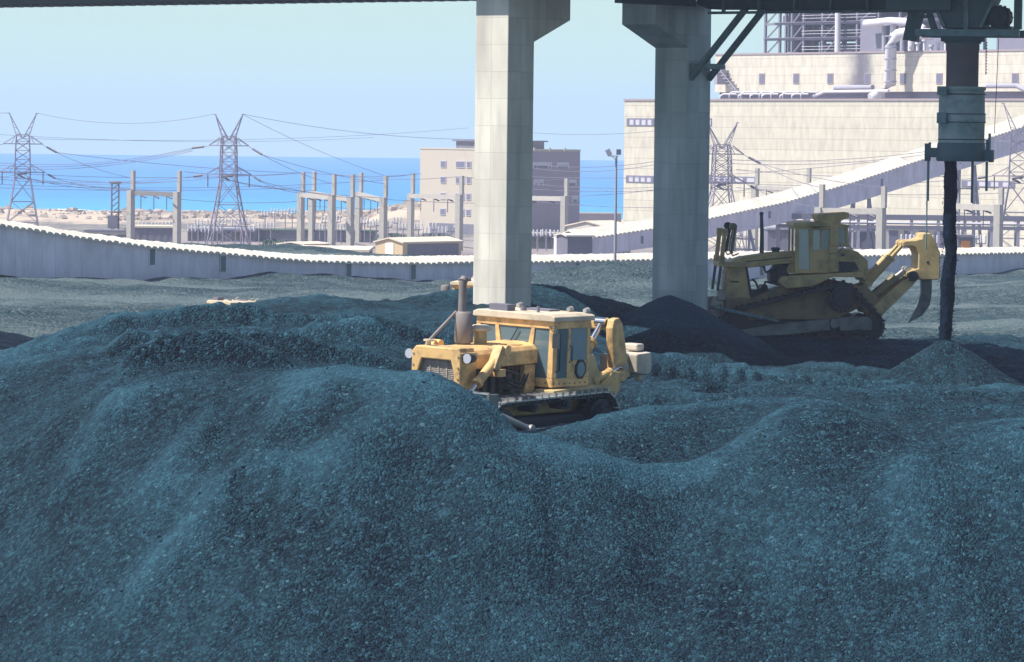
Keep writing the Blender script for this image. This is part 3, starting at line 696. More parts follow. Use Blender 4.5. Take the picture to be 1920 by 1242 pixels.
MB().box(sx_(1740), sx_(1768), -.2, .2, sz_(296), sz_(278)).box(sx_(1737), sx_(1747), -.12, .12, sz_(303), sz_(270)).build('bracket', 'steel_dark', ls, bevel=.01)
MB().box(sx_(1845), sx_(1866), -.2, .2, sz_(302), sz_(281)).box(sx_(1858), sx_(1866), -.12, .12, sz_(304), sz_(285)).build('bracket', 'steel_dark', ls, bevel=.01)
for (px, p0, p1, y) in ((1744, 298, 378, -.05), (1742.5, 378, 470, -.05), (1823, 302, 381, .5), (1853, 303, 358, .1), (1859, 250, 303, -.1), (1745, 268, 300, .1), (1852, 262, 290, .3)):
    MB().cyl((sx_(px), y, sz_(p1)), (sx_(px), y, sz_(p0)), .045 if p1 < 400 else .025, n=10).build('guide_rod', 'steel_blue', ls)
ch = MB()
for i in range(22): ch.box(sx_(1849) - .02, sx_(1849) + .02 + .02 * (i % 2), -.02, .02, sz_(140 - i * 2.8) - .0, sz_(140 - i * 2.8) + .035)
ch.build('chain', 'machine_dark', ls)
MB().cyl((sx_(1867), 0, sz_(250)), (sx_(1872), 0, sz_(72)), .012, n=6).build('hoist_cable', 'machine_dark', ls)

# falling coal: a ragged rope of lumps
st = MB(); n = 110; ring = 20; vs = []
J, I_ = np.meshgrid(np.arange(ring), np.arange(n + 1))
th = 2 * math.pi * J / ring
rag = fbm(np.cos(th) * 1.6 + 20, I_ * .16 + np.sin(th) * 1.6, 4, 5, .65)
for i in range(n + 1):
    t = i / n; py = 300 + 342 * t
    cx = 1782.5 - 9 * t ** 1.3 + 1.0 * math.sin(t * 6) * t + 5 * math.exp(-((t - .52) / .09) ** 2)
    c = P(cx, py, 143.0); r = .195 + .02 * math.sin(t * 11) + .03 * t + .055 * math.exp(-((t - .40) / .07) ** 2) - .03 * math.exp(-((t - .38) / .03) ** 2)
    for j in range(ring):
        rr = r * (1 + .22 * float(rag[i, j])) + .012 * (random.random() - .5)
        vs.append((c.x + rr * math.cos(th[i, j]), c.y + rr * math.sin(th[i, j]), c.z))
st.add(vs, [(i * ring + j, i * ring + (j + 1) % ring, (i + 1) * ring + (j + 1) % ring, (i + 1) * ring + j) for i in range(n) for j in range(ring)], False)
for i in range(1500):
    t = random.random() ** .7; py = 305 + 333 * t
    c = P(1782.5 - 9 * t ** 1.3 + random.gauss(0, 5.5 + 3.5 * t), py, 143 + random.gauss(0, .12)); r = .007 + .010 * random.random()
    T = Matrix.Translation(c) @ Matrix.Rotation(random.random() * 3, 4, 'X') @ Matrix.Rotation(random.random() * 3, 4, 'Z')
    st.box(-r, r, -r * .8, r * .8, -r, r, T)
mat('stream_coal', (.003, .012, .028), .85, var=.6, vscale=12, spec=.1)
tag(st.build('coal_stream', 'stream_coal'), 'dark stream of falling coal dropping from the spout onto the cone', 'coal stream')


# ------------------------------------------------------------------ bulldozers (x forward, y to the machine's left, z up, origin on the ground)
def loop_path(circles, n=14):
    """closed chain path round circles [(x, z, r)] given clockwise as seen with x right, z up"""
    pts = []
    k = len(circles)
    tang = []
    for i in range(k):
        x0, z0, r0 = circles[i]; x1, z1, r1 = circles[(i + 1) % k]
        d = math.hypot(x1 - x0, z1 - z0); a = math.atan2(z1 - z0, x1 - x0); b = math.acos(max(-1, min(1, (r0 - r1) / d)))
        tang.append(a + b)
    for i in range(k):
        x, z, r = circles[i]; a0 = tang[i - 1]; a1 = tang[i]
        while a1 > a0: a1 -= 2 * math.pi
        for j in range(n + 1):
            a = a0 + (a1 - a0) * j / n; pts.append((x + r * math.cos(a), z + r * math.sin(a)))
    pts.append(pts[0])
    return pts


def resample(pts, step):
    out = []; acc = 0.0; d0 = 0
    L_ = [math.dist(pts[i], pts[i + 1]) for i in range(len(pts) - 1)]; tot = sum(L_); n = int(tot / step); step = tot / n
    pos = 0; i = 0; run = 0
    for k in range(n):
        s = k * step
        while run + L_[i] < s: run += L_[i]; i += 1
        t = (s - run) / L_[i] if L_[i] else 0; a, b = pts[i], pts[i + 1]
        out.append((a[0] + (b[0] - a[0]) * t, a[1] + (b[1] - a[1]) * t, math.atan2(b[1] - a[1], b[0] - a[0])))
    return out


def make_track(root, circles, y0, y1, step, shoe_mat='track_shoe', link_mat='track_steel', rollers=(), frame=None, sprocket=None, frame_mat='machine_dark'):
    sgn = 1 if y0 > 0 else -1
    sm = MB(); lk = MB()
    for (x, z, a) in resample(loop_path(circles), step):
        T = Matrix.Translation((x, 0, z)) @ Matrix.Rotation(-a, 4, 'Y')
        sm.box(-step * .46, step * .46, y0, y1, .02, .055, T); sm.box(-step * .42, -step * .26, y0, y1, .055, .125, T)
        ym = (y0 + y1) / 2
        lk.box(-step * .55, step * .45, ym - .15, ym - .09, -.09, .02, T); lk.box(-step * .45, step * .55, ym + .09, ym + .15, -.09, .02, T)
        lk.cyl(T @ V((0, ym - .17, -.04)), T @ V((0, ym + .17, -.04)), .035, n=8)
    tr = lk.build('track', link_mat, root)
    sm.build('track_shoes', shoe_mat, tr)
    fr = MB(); ym = (y0 + y1) / 2
    if frame: fr.prism(frame, ym - .2, ym + .2, 'xz')
    fr.build('roller_frame', frame_mat, tr, bevel=.02)
    rl = MB()
    for (x, z, r) in rollers:
        rl.cyl((x, y0 + .1, z), (x, y1 - .1, z), r, n=18); rl.cyl((x, min(y0, y1) + .04, z), (x, max(y0, y1) - .04, z), r * .45, n=12)
    rl.build('rollers', 'machine_dark', tr)
    if sprocket:
        x, z, r = sprocket; sp = MB()
        sp.cyl((x, ym - .2, z), (x, ym + .2, z), r * .86, n=32)
        for i in range(22):
            sp.box(-.045, .045, ym - .05, ym + .05, r * .82, r * 1.02, Matrix.Translation((x, 0, z)) @ Matrix.Rotation(i * 2 * math.pi / 22, 4, 'Y'))
        yo = max(abs(y0), abs(y1)) * sgn
        sp.cyl((x, ym, z), (x, yo, z), r * .72, r * .66, n=32); sp.cyl((x, yo, z), (x, yo + sgn * .05, z), r * .5, n=24); sp.cyl((x, yo + sgn * .05, z), (x, yo + sgn * .09, z), r * .22, n=16)
        for i in range(12):
            an = i * math.pi / 6; c = (x + r * .6 * math.cos(an), z + r * .6 * math.sin(an)); sp.cyl((c[0], yo - sgn * .02, c[1]), (c[0], yo + sgn * .02, c[1]), .025, n=6)
        sp.build('sprocket', link_mat if frame_mat == 'machine_dark' else 'blade_steel', tr)
    return tr


def pane(root, name, poly, lo, hi, plane, m='glass'):
    return MB().prism(poly, lo, hi, plane).build(name, m, root)


def cylinder_ram(root, a, b, r, split=.55, m='yellow', name='lift_cylinder', rod='chrome'):
    a = V(a); b = V(b); mid = a.lerp(b, split)
    c = MB().cyl(a, mid, r, n=14).cyl(mid - (mid - a).normalized() * .09, mid, r * 1.22, n=14).cyl(a - V((0, r * 1.3, 0)), a + V((0, r * 1.3, 0)), r * 1.1, n=12).build(name, m, root)
    MB().cyl(mid, b, r * .5, n=12).cyl(b - V((0, r * 1.2, 0)), b + V((0, r * 1.2, 0)), r * .9, n=12).build('rod', rod, c)
    return c


# --- the near machine: low cab, big muffler, oval tracks
def make_dozer_low():
    Y, YB = 'yellow', 'yellow_bright'
    r = empty('bulldozer', 'yellow bulldozer with square cab and tall muffler pushing coal at the centre of the yard', 'bulldozer', group='bulldozers working the coal yard')
    xf = 2.4
    # bonnet with a crowned top and radiator guard
    hd = MB()
    prof = [(-.64, 1.86), (-.64, 2.16), (-.55, 2.26), (-.25, 2.32), (.25, 2.32), (.55, 2.26), (.64, 2.16), (.64, 1.86)]
    n = len(prof); vs = [(x, y, z + dz) for x, dz in ((xf - .3, 0), (xf - 2.85, .06)) for y, z in prof]
    hd.add(vs, [tuple(range(n)), tuple(range(n, 2 * n))] + [(i, (i + 1) % n, n + (i + 1) % n, n + i) for i in range(n)])
    hd.prism([(-.64, 1.86), (-.5, 1.86), (-.5, 1.5), (-.64, 1.4)], xf - 1.3, xf - .3, 'yz')
    h = hd.build('hood', YB, r, bevel=.02)
    MB().cyl((xf - .22, -.42, 2.3), (xf - .22, -.42, 2.42), .05, n=12).cyl((xf - .22, -.42, 2.42), (xf - .22, -.42, 2.46), .12, n=16).build('filler_cap', 'roof_cream', h)
    MB().cyl((xf - 1.9, .38, 2.3), (xf - 1.9, .38, 2.36), .07, n=12).cyl((xf - 2.35, .2, 2.3), (xf - 2.35, .2, 2.34), .3, n=20).build('hatch', 'yellow_bright', h)
    rg = MB()
    rg.prism([(-.66, .85), (-.66, 2.22), (-.56, 2.33), (.56, 2.33), (.66, 2.22), (.66, .85), (.5, .85), (.5, 1.75), (.4, 2.06), (-.4, 2.06), (-.5, 1.75), (-.5, .85)], xf - .02, xf + .06, 'yz')
    rg.box(xf - .55, xf - .02, .58, .66, .85, 2.24).box(xf - .55, xf - .02, -.66, -.58, .85, 2.24).box(xf - .55, xf - .02, -.58, .58, 2.12, 2.33)
    g_ = rg.build('radiator_guard', Y, r, bevel=.025)
    gr = MB().box(xf - .12, xf - .08, -.56, .56, .85, 2.1)
    for i in range(30): gr.box(xf - .08, xf - .055, -.55, .55, .88 + i * .04, .90 + i * .04)
    for i in range(5): gr.box(xf - .055, xf - .04, -.46 + i * .23 - .012, -.46 + i * .23 + .012, .85, 2.08)
    gr.build('grille', 'grille_mesh', g_)
    for s in (-1, 1):
        hl = MB().cyl((xf - .25, s * .79, 2.13), (xf - .02, s * .79, 2.13), .085, .125, n=18).box(xf - .2, xf - .1, min(s * .64, s * .79), max(s * .64, s * .79), 2.08, 2.12).build('headlight', 'machine_dark', r)
        MB().cyl((xf - .02, s * .79, 2.13), (xf - .005, s * .79, 2.13), .108, n=18).build('lens', 'lamp_glass', hl)
    # engine seen through the open side
    en = MB().box(xf - 2.6, xf - .6, -.42, .42, 1.0, 1.75)
    for i in range(6):
        en.box(xf - .8 - i * .3, xf - .64 - i * .3, .42, .56, 1.3, 1.72); en.cyl((xf - .72 - i * .3, .5, 1.7), (xf - .72 - i * .3, .5, 1.86), .05, n=8)
    en.cyl((xf - 2.3, .56, 1.25), (xf - .9, .56, 1.25), .06, n=8); en.cyl((xf - 1.2, .5, 1.1), (xf - 1.2, .62, 1.1), .16, n=16); en.cyl((xf - 2.0, .5, 1.45), (xf - 1.6, .62, 1.5), .12, n=14)
    en.cyl((xf - 1.9, .62, 1.0), (xf - 1.9, .62, 1.4), .09, n=12); en.tube([(xf - .6, .5, 1.9), (xf - 1, .6, 1.75), (xf - 1.5, .6, 1.85), (xf - 2.2, .55, 1.7)], .04)
    en.build('engine', 'engine', r)
    for s in (-1, 1): MB().box(xf - 2.75, xf - 2.35, min(s * .52, s * .66), max(s * .52, s * .66), 1.2, 1.9).build('rear_cowl', Y, r, bevel=.02)
    ch = MB().box(-2.6, xf - .1, -.6, .6, .55, 1.02).box(-2.5, xf - .5, .6, .8, .8, 1.12).box(-2.5, xf - .5, -.8, -.6, .8, 1.12)
    ch.cyl((xf - .3, .64, 1.02), (-.3, .64, 1.02), .14, n=14)
    ch.build('main_frame', 'yellow_shade', r, bevel=.03)
    fd = MB()
    for s in (-1, 1): fd.prism([(-.2, 1.26), (-.2, 1.36), (-1.9, 1.42), (-2.6, 1.36), (-2.6, 1.24)], min(s * .78, s * 1.3), max(s * .78, s * 1.3), 'xz')
    fd.build('fender', 'yellow_shade', r, bevel=.015)
    # cab
    xc, xr = -.42, -1.84
    cb = MB()
    cb.box(xc - .07, xc, -1.07, 1.07, 2.70, 2.86).box(xc - .07, xc, -1.07, 1.07, 1.40, 1.60)
    for s in (-1, 1):
        cb.prism([(s * .92, 1.6), (s * 1.07, 1.6), (s * 1.07, 2.7), (s * .95, 2.7)], xc - .08, xc, 'yz')
        cb.prism([(s * .55, 2.7), (s * .45, 2.7), (s * .36, 2.26), (s * .36, 1.6), (s * .5, 1.6), (s * .5, 2.2)], xc - .07, xc, 'yz')
    cb.box(xc - .068, xc - .003, -.365, .365, 1.6, 2.25)
    for s in (-1, 1):
        a, b_ = min(s * 1.005, s * 1.07), max(s * 1.005, s * 1.07)
        for x0, x1 in ((xc - .16, xc - .08), (xc - .66, xc - .58), (xr, xr + .1)): cb.box(x0, x1, a, b_, 1.6, 2.7)
        cb.box(xr, xc - .08, a, b_, 2.7, 2.86).box(xr, xc - .08, a, b_, 1.40, 1.6)
        cb.box(xr + .1, xc - .66, a + .004, b_ - .004, 1.6, 1.98)
    cb.box(xr, xr + .07, -1.0, 1.0, 1.4, 2.0).box(xr, xr + .07, -1.0, 1.0, 2.66, 2.86)
    for y in (-.97, -.33, .33, .97): cb.box(xr, xr + .07, y - .04, y + .04, 2.0, 2.66)
    cb.box(xr + .07, xc - .08, -1.0, 1.0, 1.4, 1.45)
    c = cb.build('cab', YB, r, bevel=.012)
    pane(c, 'window', [(-.44, 2.7), (.44, 2.7), (.36, 2.25), (-.36, 2.25)], xc - .045, xc - .03, 'yz')
    for s in (-1, 1):
        pane(c, 'window', [(s * .5, 1.6), (s * .92, 1.6), (s * .95, 2.7), (s * .55, 2.7), (s * .5, 2.2)], xc - .045, xc - .03, 'yz')
        dr = pane(c, 'door', [(xc - .16, 1.6), (xc - .16, 2.7), (xc - .58, 2.7), (xc - .58, 1.6)], min(s * 1.03, s * 1.045), max(s * 1.03, s * 1.045), 'xz', 'glass')
        pane(c, 'window', [(xc - .66, 1.98), (xc - .66, 2.7), (xr + .1, 2.7), (xr + .1, 1.98)], min(s * 1.03, s * 1.045), max(s * 1.03, s * 1.045), 'xz', 'glass_clear')
        oc = [(xr + .36 + .21 * math.cos(a * math.pi / 4 + .39), 1.78 + .23 * math.sin(a * math.pi / 4 + .39)) for a in range(8)]
        w = pane(c, 'port_window', oc, min(s * 1.06, s * 1.10), max(s * 1.06, s * 1.10), 'xz', 'machine_dark')
        pane(w, 'pane', [(xr + .36 + (u - xr - .36) * .72, 1.78 + (v - 1.78) * .75) for u, v in oc], min(s * 1.09, s * 1.108), max(s * 1.09, s * 1.108), 'xz', 'glass_clear')
    pane(c, 'window', [(-.93, 2.0), (.93, 2.0), (.93, 2.66), (-.93, 2.66)], xr + .03, xr + .045, 'yz', 'glass_clear')
    MB().box(-1.5, -1.0, -.25, .25, 1.45, 1.85).box(-1.55, -1.42, -.25, .25, 1.85, 2.4).box(-.75, -.6, -.4, .4, 1.45, 2.0).build('seat', 'machine_dark', c, bevel=.03)
    rf = MB().prism([(-1.13, 2.86), (-1.13, 2.97), (-1.0, 3.02), (1.0, 3.02), (1.13, 2.97), (1.13, 2.86)], xr - .08, xc + .07, 'yz').build('roof', 'roof_cream', c, bevel=.02)
    it = MB().box(-.75, -.45, -.75, -.25, 3.02, 3.16).cyl((-1.0, -.2, 3.02), (-1.0, -.2, 3.1), .07, n=12).cyl((-.8, .35, 3.02), (-.8, .35, 3.16), .035, n=10).box(-1.7, -1.3, -.4, .3, 3.02, 3.06)
    it.build('roof_fitting', 'shed_dark', rf)
    for s in (-.9, .5, .95):
        MB().cyl((xr - .03, s, 3.07), (xr + .10, s, 3.07), .075, .05, n=14).build('work_light', 'bare_steel', rf)
    # grab rails, mirror, wiper, hoses, steps, bolts
    gb = MB()
    for s in (-1, 1):
        gb.tube([(xc - .12, s * 1.08, 1.75), (xc - .12, s * 1.17, 1.78), (xc - .12, s * 1.17, 2.45), (xc - .12, s * 1.08, 2.5)], .02)
        gb.tube([(xc - .62, s * 1.08, 1.95), (xc - .62, s * 1.15, 1.97), (xc - .62, s * 1.15, 2.3), (xc - .62, s * 1.08, 2.32)], .015)
    gb.build('grab_rail', 'machine_dark', c)
    MB().tube([(xc + .01, .95, 2.75), (xc + .2, 1.28, 2.72), (xc + .2, 1.28, 2.6)], .015).box(xc + .16, xc + .2, 1.18, 1.38, 2.3, 2.62).build('mirror', 'machine_dark', c)
    MB().beam((xc + .02, .1, 2.68), (xc + .02, -.12, 2.32), .02).build('wiper', 'machine_dark', c)
    hs = MB()
    for y, zz in ((.60, 0), (.64, -.1)):
        hs.tube([(xf - 2.5, y, 1.8 + zz), (xf - 2.2, y + .1, 1.5 + zz), (xf - 1.7, y + .08, 1.62 + zz), (xf - 1.3, y + .12, 1.95 + zz), (xf - 1.18, y + .2, 2.1 + zz)], .028)
    hs.tube([(xr, .3, 1.9), (xr - .4, .35, 2.3), (xr - .8, .3, 2.15), (xr - 1.1, .28, 2.4)], .03); hs.tube([(xr, .5, 1.7), (xr - .5, .6, 1.9), (xr - 1.0, .6, 1.75)], .03)
    hs.build('hose', 'machine_dark', r)
    bt = MB()
    for i in range(7):
        bt.cyl((xr + .15 + i * .2, 1.07, 1.48), (xr + .15 + i * .2, 1.085, 1.48), .022, n=6); bt.cyl((xc, -.9 + i * .3, 1.5), (xc + .015, -.9 + i * .3, 1.5), .022, n=6)
    for i in range(6): bt.cyl((xf + .06, .61, .95 + i * .24), (xf + .075, .61, .95 + i * .24), .025, n=6); bt.cyl((xf + .06, -.61, .95 + i * .24), (xf + .075, -.61, .95 + i * .24), .025, n=6)
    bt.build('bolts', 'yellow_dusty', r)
    for i in range(2): MB().box(-.55 - .02, -.2, 1.30, 1.52, .98 + i * .2, 1.01 + i * .2).build('step', 'machine_dark', r)
    # muffler, pipe, pre-cleaner, brace
    mf = MB().cyl((xf - 1.12, -.16, 2.3), (xf - 1.12, -.16, 2.36), .13, n=16).lathe([(.16, 2.36), (.195, 2.39), (.195, 3.02), (.15, 3.06)], (xf - 1.12, -.16, 0), 22)
    mf.build('muffler', 'muffler', r)
    MB().cyl((xf - 1.12, -.22, 3.06), (xf - 1.12, -.22, 3.74), .088, n=16).cyl((xf - 1.13, -.22, 3.72), (xf - 1.18, -.22, 3.79), .094, n=16).build('exhaust_pipe', 'muffler', r)
    pc = MB().lathe([(.15, 2.3), (.15, 2.62)], (xf - 1.6, -.05, 0), 18).build('air_cleaner', 'yellow_shade', r)
    MB().lathe([(.13, 2.62), (.25, 2.64), (.25, 2.70), (.16, 2.76)], (xf - 1.6, -.05, 0), 22).build('cap', 'roof_cream', pc)
    MB().cyl((xf - .22, -.45, 2.4), (xf - 1.02, -.3, 3.05), .035, n=8).build('stack_brace', 'muffler', r)
    # tracks, blade, arms
    for s in (-1, 1):
        circ = [(-1.95, .66, .56), (-1.0, .66, .58), (1.1, .66, .56), (1.75, .62, .52)] if False else [(-1.95, .66, .58), (1.75, .62, .54)]
        make_track(r, circ, s * .86, s * 1.46, .25, rollers=[(-1.25 + i * .5, .24, .17) for i in range(6)] + [(-.6, 1.05, .12), (.6, 1.04, .12), (1.75, .62, .44)],
                   frame=[(-1.5, .3), (1.55, .3), (1.7, .7), (1.2, .82), (-1.2, .82), (-1.6, .6)], sprocket=(-1.95, .66, .53))
        MB().beam((-.2, s * 1.62, .5), (3.25, s * 1.75, .42), .2, .3).cyl((-.25, s * 1.45, .5), (-.25, s * 1.74, .5), .17, n=16).build('push_arm', 'blade_steel', r, bevel=.015)
        MB().cyl((1.2, s * 1.66, .62), (3.2, s * 1.66, 1.25), .07, n=12).cyl((1.2, s * 1.55, .62), (1.2, s * 1.77, .62), .1, n=12).build('tilt_brace', 'bare_steel', r)
        lc = cylinder_ram(r, (xf - 1.15, s * .92, 2.28), (3.15, s * .82, .75), .105, .46, m='yellow_bright')
        MB().box(xf - 1.25, xf - .95, min(s * .6, s * .95), max(s * .6, s * .95), 1.7, 1.86).beam((xf - 1.05, s * .92, 2.36), (xf - .78, s * .92, 1.86), .24, .2).build('yoke', 'yellow', lc, bevel=.02)
    bl = MB(); pf = [(3.35, 0), (3.28, .3), (3.22, .75), (3.27, 1.15), (3.42, 1.5), (3.36, 1.54), (3.15, 1.15), (3.10, .75), (3.16, .3), (3.22, 0)]
    bl.prism(pf, -2.15, 2.15, 'xz'); bl.box(3.02, 3.12, -2.0, 2.0, .3, .5).box(3.02, 3.12, -2.0, 2.0, .95, 1.12)
    b_ = bl.build('blade', 'blade_steel', r, bevel=.01)
    for y0 in (2.12, -2.2): MB().box(3.1, 3.45, y0, y0 + .08, -.02, 1.5).build('end_bit', 'blade_steel', b_)
    # rear: fuel tank, ripper
    MB().prism([(-1.95, 1.35), (-1.95, 2.1), (-2.5, 2.05), (-2.75, 1.6), (-2.75, 1.2), (-2.2, 1.1)], -.75, .75, 'xz').build('fuel_tank', 'yellow_shade', r, bevel=.04)
    rp = empty('ripper', '', '', (0, 0, 0)); rp.parent = r
    for k_ in ('label', 'category'): del rp[k_]
    fr = MB()
    for s in (-1, 1):
        fr.prism([(-2.5, .55), (-2.45, 1.15), (-3.25, 1.65), (-3.6, 1.6), (-3.55, 1.25), (-2.9, .5)], min(s * .5, s * .78), max(s * .5, s * .78), 'xz')
    fr.build('lower_arm', Y, rp, bevel=.03)
    tw = MB()
    for s in (-1, 1):
        tw.prism([(-3.5, 1.5), (-3.36, 2.6), (-3.42, 2.8), (-3.62, 2.84), (-3.76, 2.7), (-4.15, 1.5), (-3.9, 1.35)], min(s * .42, s * .62), max(s * .42, s * .62), 'xz')
    tw.box(-3.75, -3.45, -.42, .42, 2.55, 2.75)
    tw.build('ripper_tower', Y, rp, bevel=.03)
    for s in (-1, 1):
        cylinder_ram(rp, (-2.55, s * .25, 1.75), (-3.45, s * .25, 2.72), .125, .58, m=Y, name='ripper_cylinder')
        cylinder_ram(rp, (-2.6, s * .66, 1.45), (-3.7, s * .66, 1.72), .09, .6, m=Y, name='ripper_cylinder')
    MB().box(-5.15, -4.0, -.16, .16, 1.45, 1.95).build('tool_beam', 'bare_steel', rp, bevel=.03)
    MB().prism([(-4.75, 1.50), (-4.72, 1.95), (-5.3, 1.98), (-5.36, 1.55), (-5.2, 1.45)], -.4, .4, 'xz').box(-5.3, -5.0, -.2, .2, 2.0, 2.16).box(-5.2, -5.0, .12, .3, 1.3, 1.5).build('pusher_block', 'worn_block', rp, bevel=.04)
    return r


dz1 = make_dozer_low()
dz1.location = D1['loc']; dz1.rotation_euler = (Matrix.Rotation(D1['yaw'], 3, 'Z') @ Matrix.Rotation(R(-2.0), 3, 'X')).to_euler()

dz3 = copy_tree(dz1)
dz3['label'] = 'yellow bulldozer half hidden behind the sunlit pier, only hood and cab edge showing'
q = P(818, 572, 184.5); dz3.location = (q.x + 1.4, 186.4, q.z - 2.1); dz3.rotation_euler = (Matrix.Rotation(D1['yaw'], 3, 'Z') @ Matrix.Rotation(R(5), 3, 'Y')).to_euler()
for dz in (dz3,):
    for ch in [c_ for c_ in dz.children if c_.name.startswith(('exhaust_pipe', 'stack_brace'))]: bpy.data.objects.remove(ch)
dz4 = copy_tree(dz1)
for ch in [c_ for c_ in dz4.children if c_.name.startswith(('exhaust_pipe', 'stack_brace', 'muffler'))]: bpy.data.objects.remove(ch)
dz4['label'] = 'yellow machine behind the heap at left with only its pale cab roof showing'
a4 = math.atan2(-math.cos(R(58)), -math.sin(R(58)))
q = P(437, 580, 192); dz4.rotation_euler = (0, 0, a4)
off = Matrix.Rotation(a4, 3, 'Z') @ V((-1.1, 0, 2.95)); dz4.location = (q.x - off.x, 192 - off.y, q.z - off.z + .32)


# --- the far machine: raised sprocket, ripper up; side outline taken as (zx, zy) on the near side plane
def Z2(zx, zy): return ((1020 - zx) / 176.5, (930 - zy) / 176.5)


def poly(*p): return [Z2(*q_) for q_ in p]


def make_dozer_high():
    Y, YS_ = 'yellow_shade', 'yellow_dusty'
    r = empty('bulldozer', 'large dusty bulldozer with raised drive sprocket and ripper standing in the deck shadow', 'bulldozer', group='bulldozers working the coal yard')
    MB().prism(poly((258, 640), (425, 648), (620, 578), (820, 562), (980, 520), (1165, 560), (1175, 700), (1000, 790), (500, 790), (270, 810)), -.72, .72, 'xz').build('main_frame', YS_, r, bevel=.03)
    rg = MB().prism(poly((258, 800), (262, 470), (300, 400), (385, 368), (392, 450), (428, 640), (424, 800)), -.62, .62, 'xz').build('radiator_guard', Y, r, bevel=.03)
    gl = MB()
    for i in range(22):
        x, z = Z2(252, 470 + i * 14); gl.box(x - .02, x + .03, -.52, .52, z - .015, z + .015)
    gl.build('grille', 'grille_mesh', rg)
    pt = MB().prism(poly((390, 440), (402, 440), (440, 640), (420, 640)), .60, .66, 'xz').box(Z2(345, 0)[0], Z2(290, 0)[0], .62, .626, Z2(0, 545)[1], Z2(0, 535)[1]); pt.build('guard_edge', 'machine_dark', rg)
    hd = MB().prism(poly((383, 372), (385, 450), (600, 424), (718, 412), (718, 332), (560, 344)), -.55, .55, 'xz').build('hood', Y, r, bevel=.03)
    MB().prism(poly((400, 402), (400, 408), (705, 374), (705, 368)), .551, .56, 'xz').build('hood_seam', 'machine_dark', hd)
    x, z = Z2(610, 345); pcb = MB().lathe([(.14, z - .1), (.14, z + .08), (.17, z + .1), (.17, z + .18), (.1, z + .2)], (x, -.1, 0), 18).build('air_cleaner', 'steel_dark', r)
    x0, z0 = Z2(510, 350); x1, z1 = Z2(505, 90)
    MB().cyl((x0, .15, z0), (x0, .15, z0 + .7), .085, .075, n=14).cyl((x0, .15, z0 + .7), (x1, .15, z1), .075, .062, n=14).lathe([(.04, z1 - .03), (.075, z1), (.085, z1 + .06), (.05, z1 + .1)], (x1, .15, 0), 14).build('exhaust_pipe', 'steel_dark', r)
    en = MB().prism(poly((560, 480), (600, 430), (690, 420), (690, 500), (620, 540), (565, 540)), -.4, .4, 'xz')
    en.prism(poly((425, 648), (430, 600), (500, 590), (510, 560), (545, 560), (555, 600), (620, 600), (620, 640)), -.35, .35, 'xz')
    en.tube([(*(lambda p: (p[0], .45, p[1]))(Z2(*q_)),)[0:3] for q_ in ((490, 430), (520, 440), (530, 475), (570, 465), (610, 445))], .045)
    en.tube([(Z2(*q_)[0], .5, Z2(*q_)[1]) for q_ in ((440, 520), (465, 545), (480, 580), (490, 615))], .04)
    en.tube([(Z2(*q_)[0], .42, Z2(*q_)[1]) for q_ in ((520, 590), (530, 540), (560, 545), (610, 550))], .05)
    en.cyl((*Z2(640, 470)[:1], .4, Z2(640, 470)[1]), (Z2(640, 470)[0], .6, Z2(640, 470)[1]), .16, n=14)
    en.build('engine', 'machine_dark', r)
    MB().prism(poly((655, 480), (690, 420), (718, 415), (718, 478)), -.5, .5, 'xz').build('bulkhead', Y, r)
    fd = MB()
    for s in (-1, 1):
        fd.prism(poly((606, 524), (625, 500), (930, 478), (1160, 462), (1168, 500), (955, 498), (825, 562), (645, 576), (606, 545)), min(s * .74, s * 1.42), max(s * .74, s * 1.42), 'xz')
    fd.build('fender', Y, r, bevel=.02)
    # cab
    cb = MB()
    for s in (-1, 1):
        a, b_ = min(s * .82, s * .9), max(s * .82, s * .9)
        for pp in (((716, 150), (716, 478), (742, 478), (742, 150)), ((806, 178), (818, 478), (836, 478), (836, 178)), ((742, 150), (742, 182), (836, 182), (836, 145)), ((742, 452), (742, 478), (818, 478), (818, 452)),
                   ((836, 178), (836, 190), (960, 180), (960, 160)), ((836, 322), (836, 474), (952, 474), (952, 318))):
            cb.prism(poly(*pp), a, b_, 'xz')
        cb.prism(poly((884, 190), (884, 322), (892, 322), (892, 190)), a, b_, 'xz')
    x0 = Z2(716, 0)[0]; zt = Z2(0, 150)[1]; zb = Z2(0, 478)[1]
    cb.box(x0 - .08, x0, -.82, .82, zt - .2, zt).box(x0 - .08, x0, -.82, .82, zb, Z2(0, 335)[1]).box(x0 - .08, x0, -.05, .05, zb, zt)
    cb.box(Z2(952, 0)[0], x0, -.82, .82, zb, zb + .06)
    c = cb.build('cab', Y, r, bevel=.012)
    MB().prism(poly((700, 152), (704, 138), (860, 134), (960, 140), (960, 165), (700, 165)), -.93, .93, 'xz').build('roof', Y, c, bevel=.02)
    for s in (-1, 1):
        a, b_ = min(s * .85, s * .865), max(s * .85, s * .865)
        pane(c, 'door', poly((742, 182), (806, 182), (818, 452), (742, 452)), a, b_, 'xz', 'glass_clear')
        pane(c, 'window', poly((836, 190), (884, 188), (884, 322), (836, 322)), a, b_, 'xz', 'glass_clear')
        pane(c, 'window', poly((892, 188), (952, 184), (952, 320), (892, 322)), a, b_, 'xz', 'glass')
    pane(c, 'window', [(-.82, Z2(0, 335)[1]), (.82, Z2(0, 335)[1]), (.82, zt - .2), (-.82, zt - .2)], x0 - .05, x0 - .035, 'yz', 'glass_clear')
    MB().box(Z2(905, 0)[0], Z2(845, 0)[0], -.25, .25, zb + .06, zb + .5).box(Z2(915, 0)[0], Z2(895, 0)[0], -.25, .25, zb + .5, zb + 1.1).build('seat', 'machine_dark', c, bevel=.03)
    ro = MB()
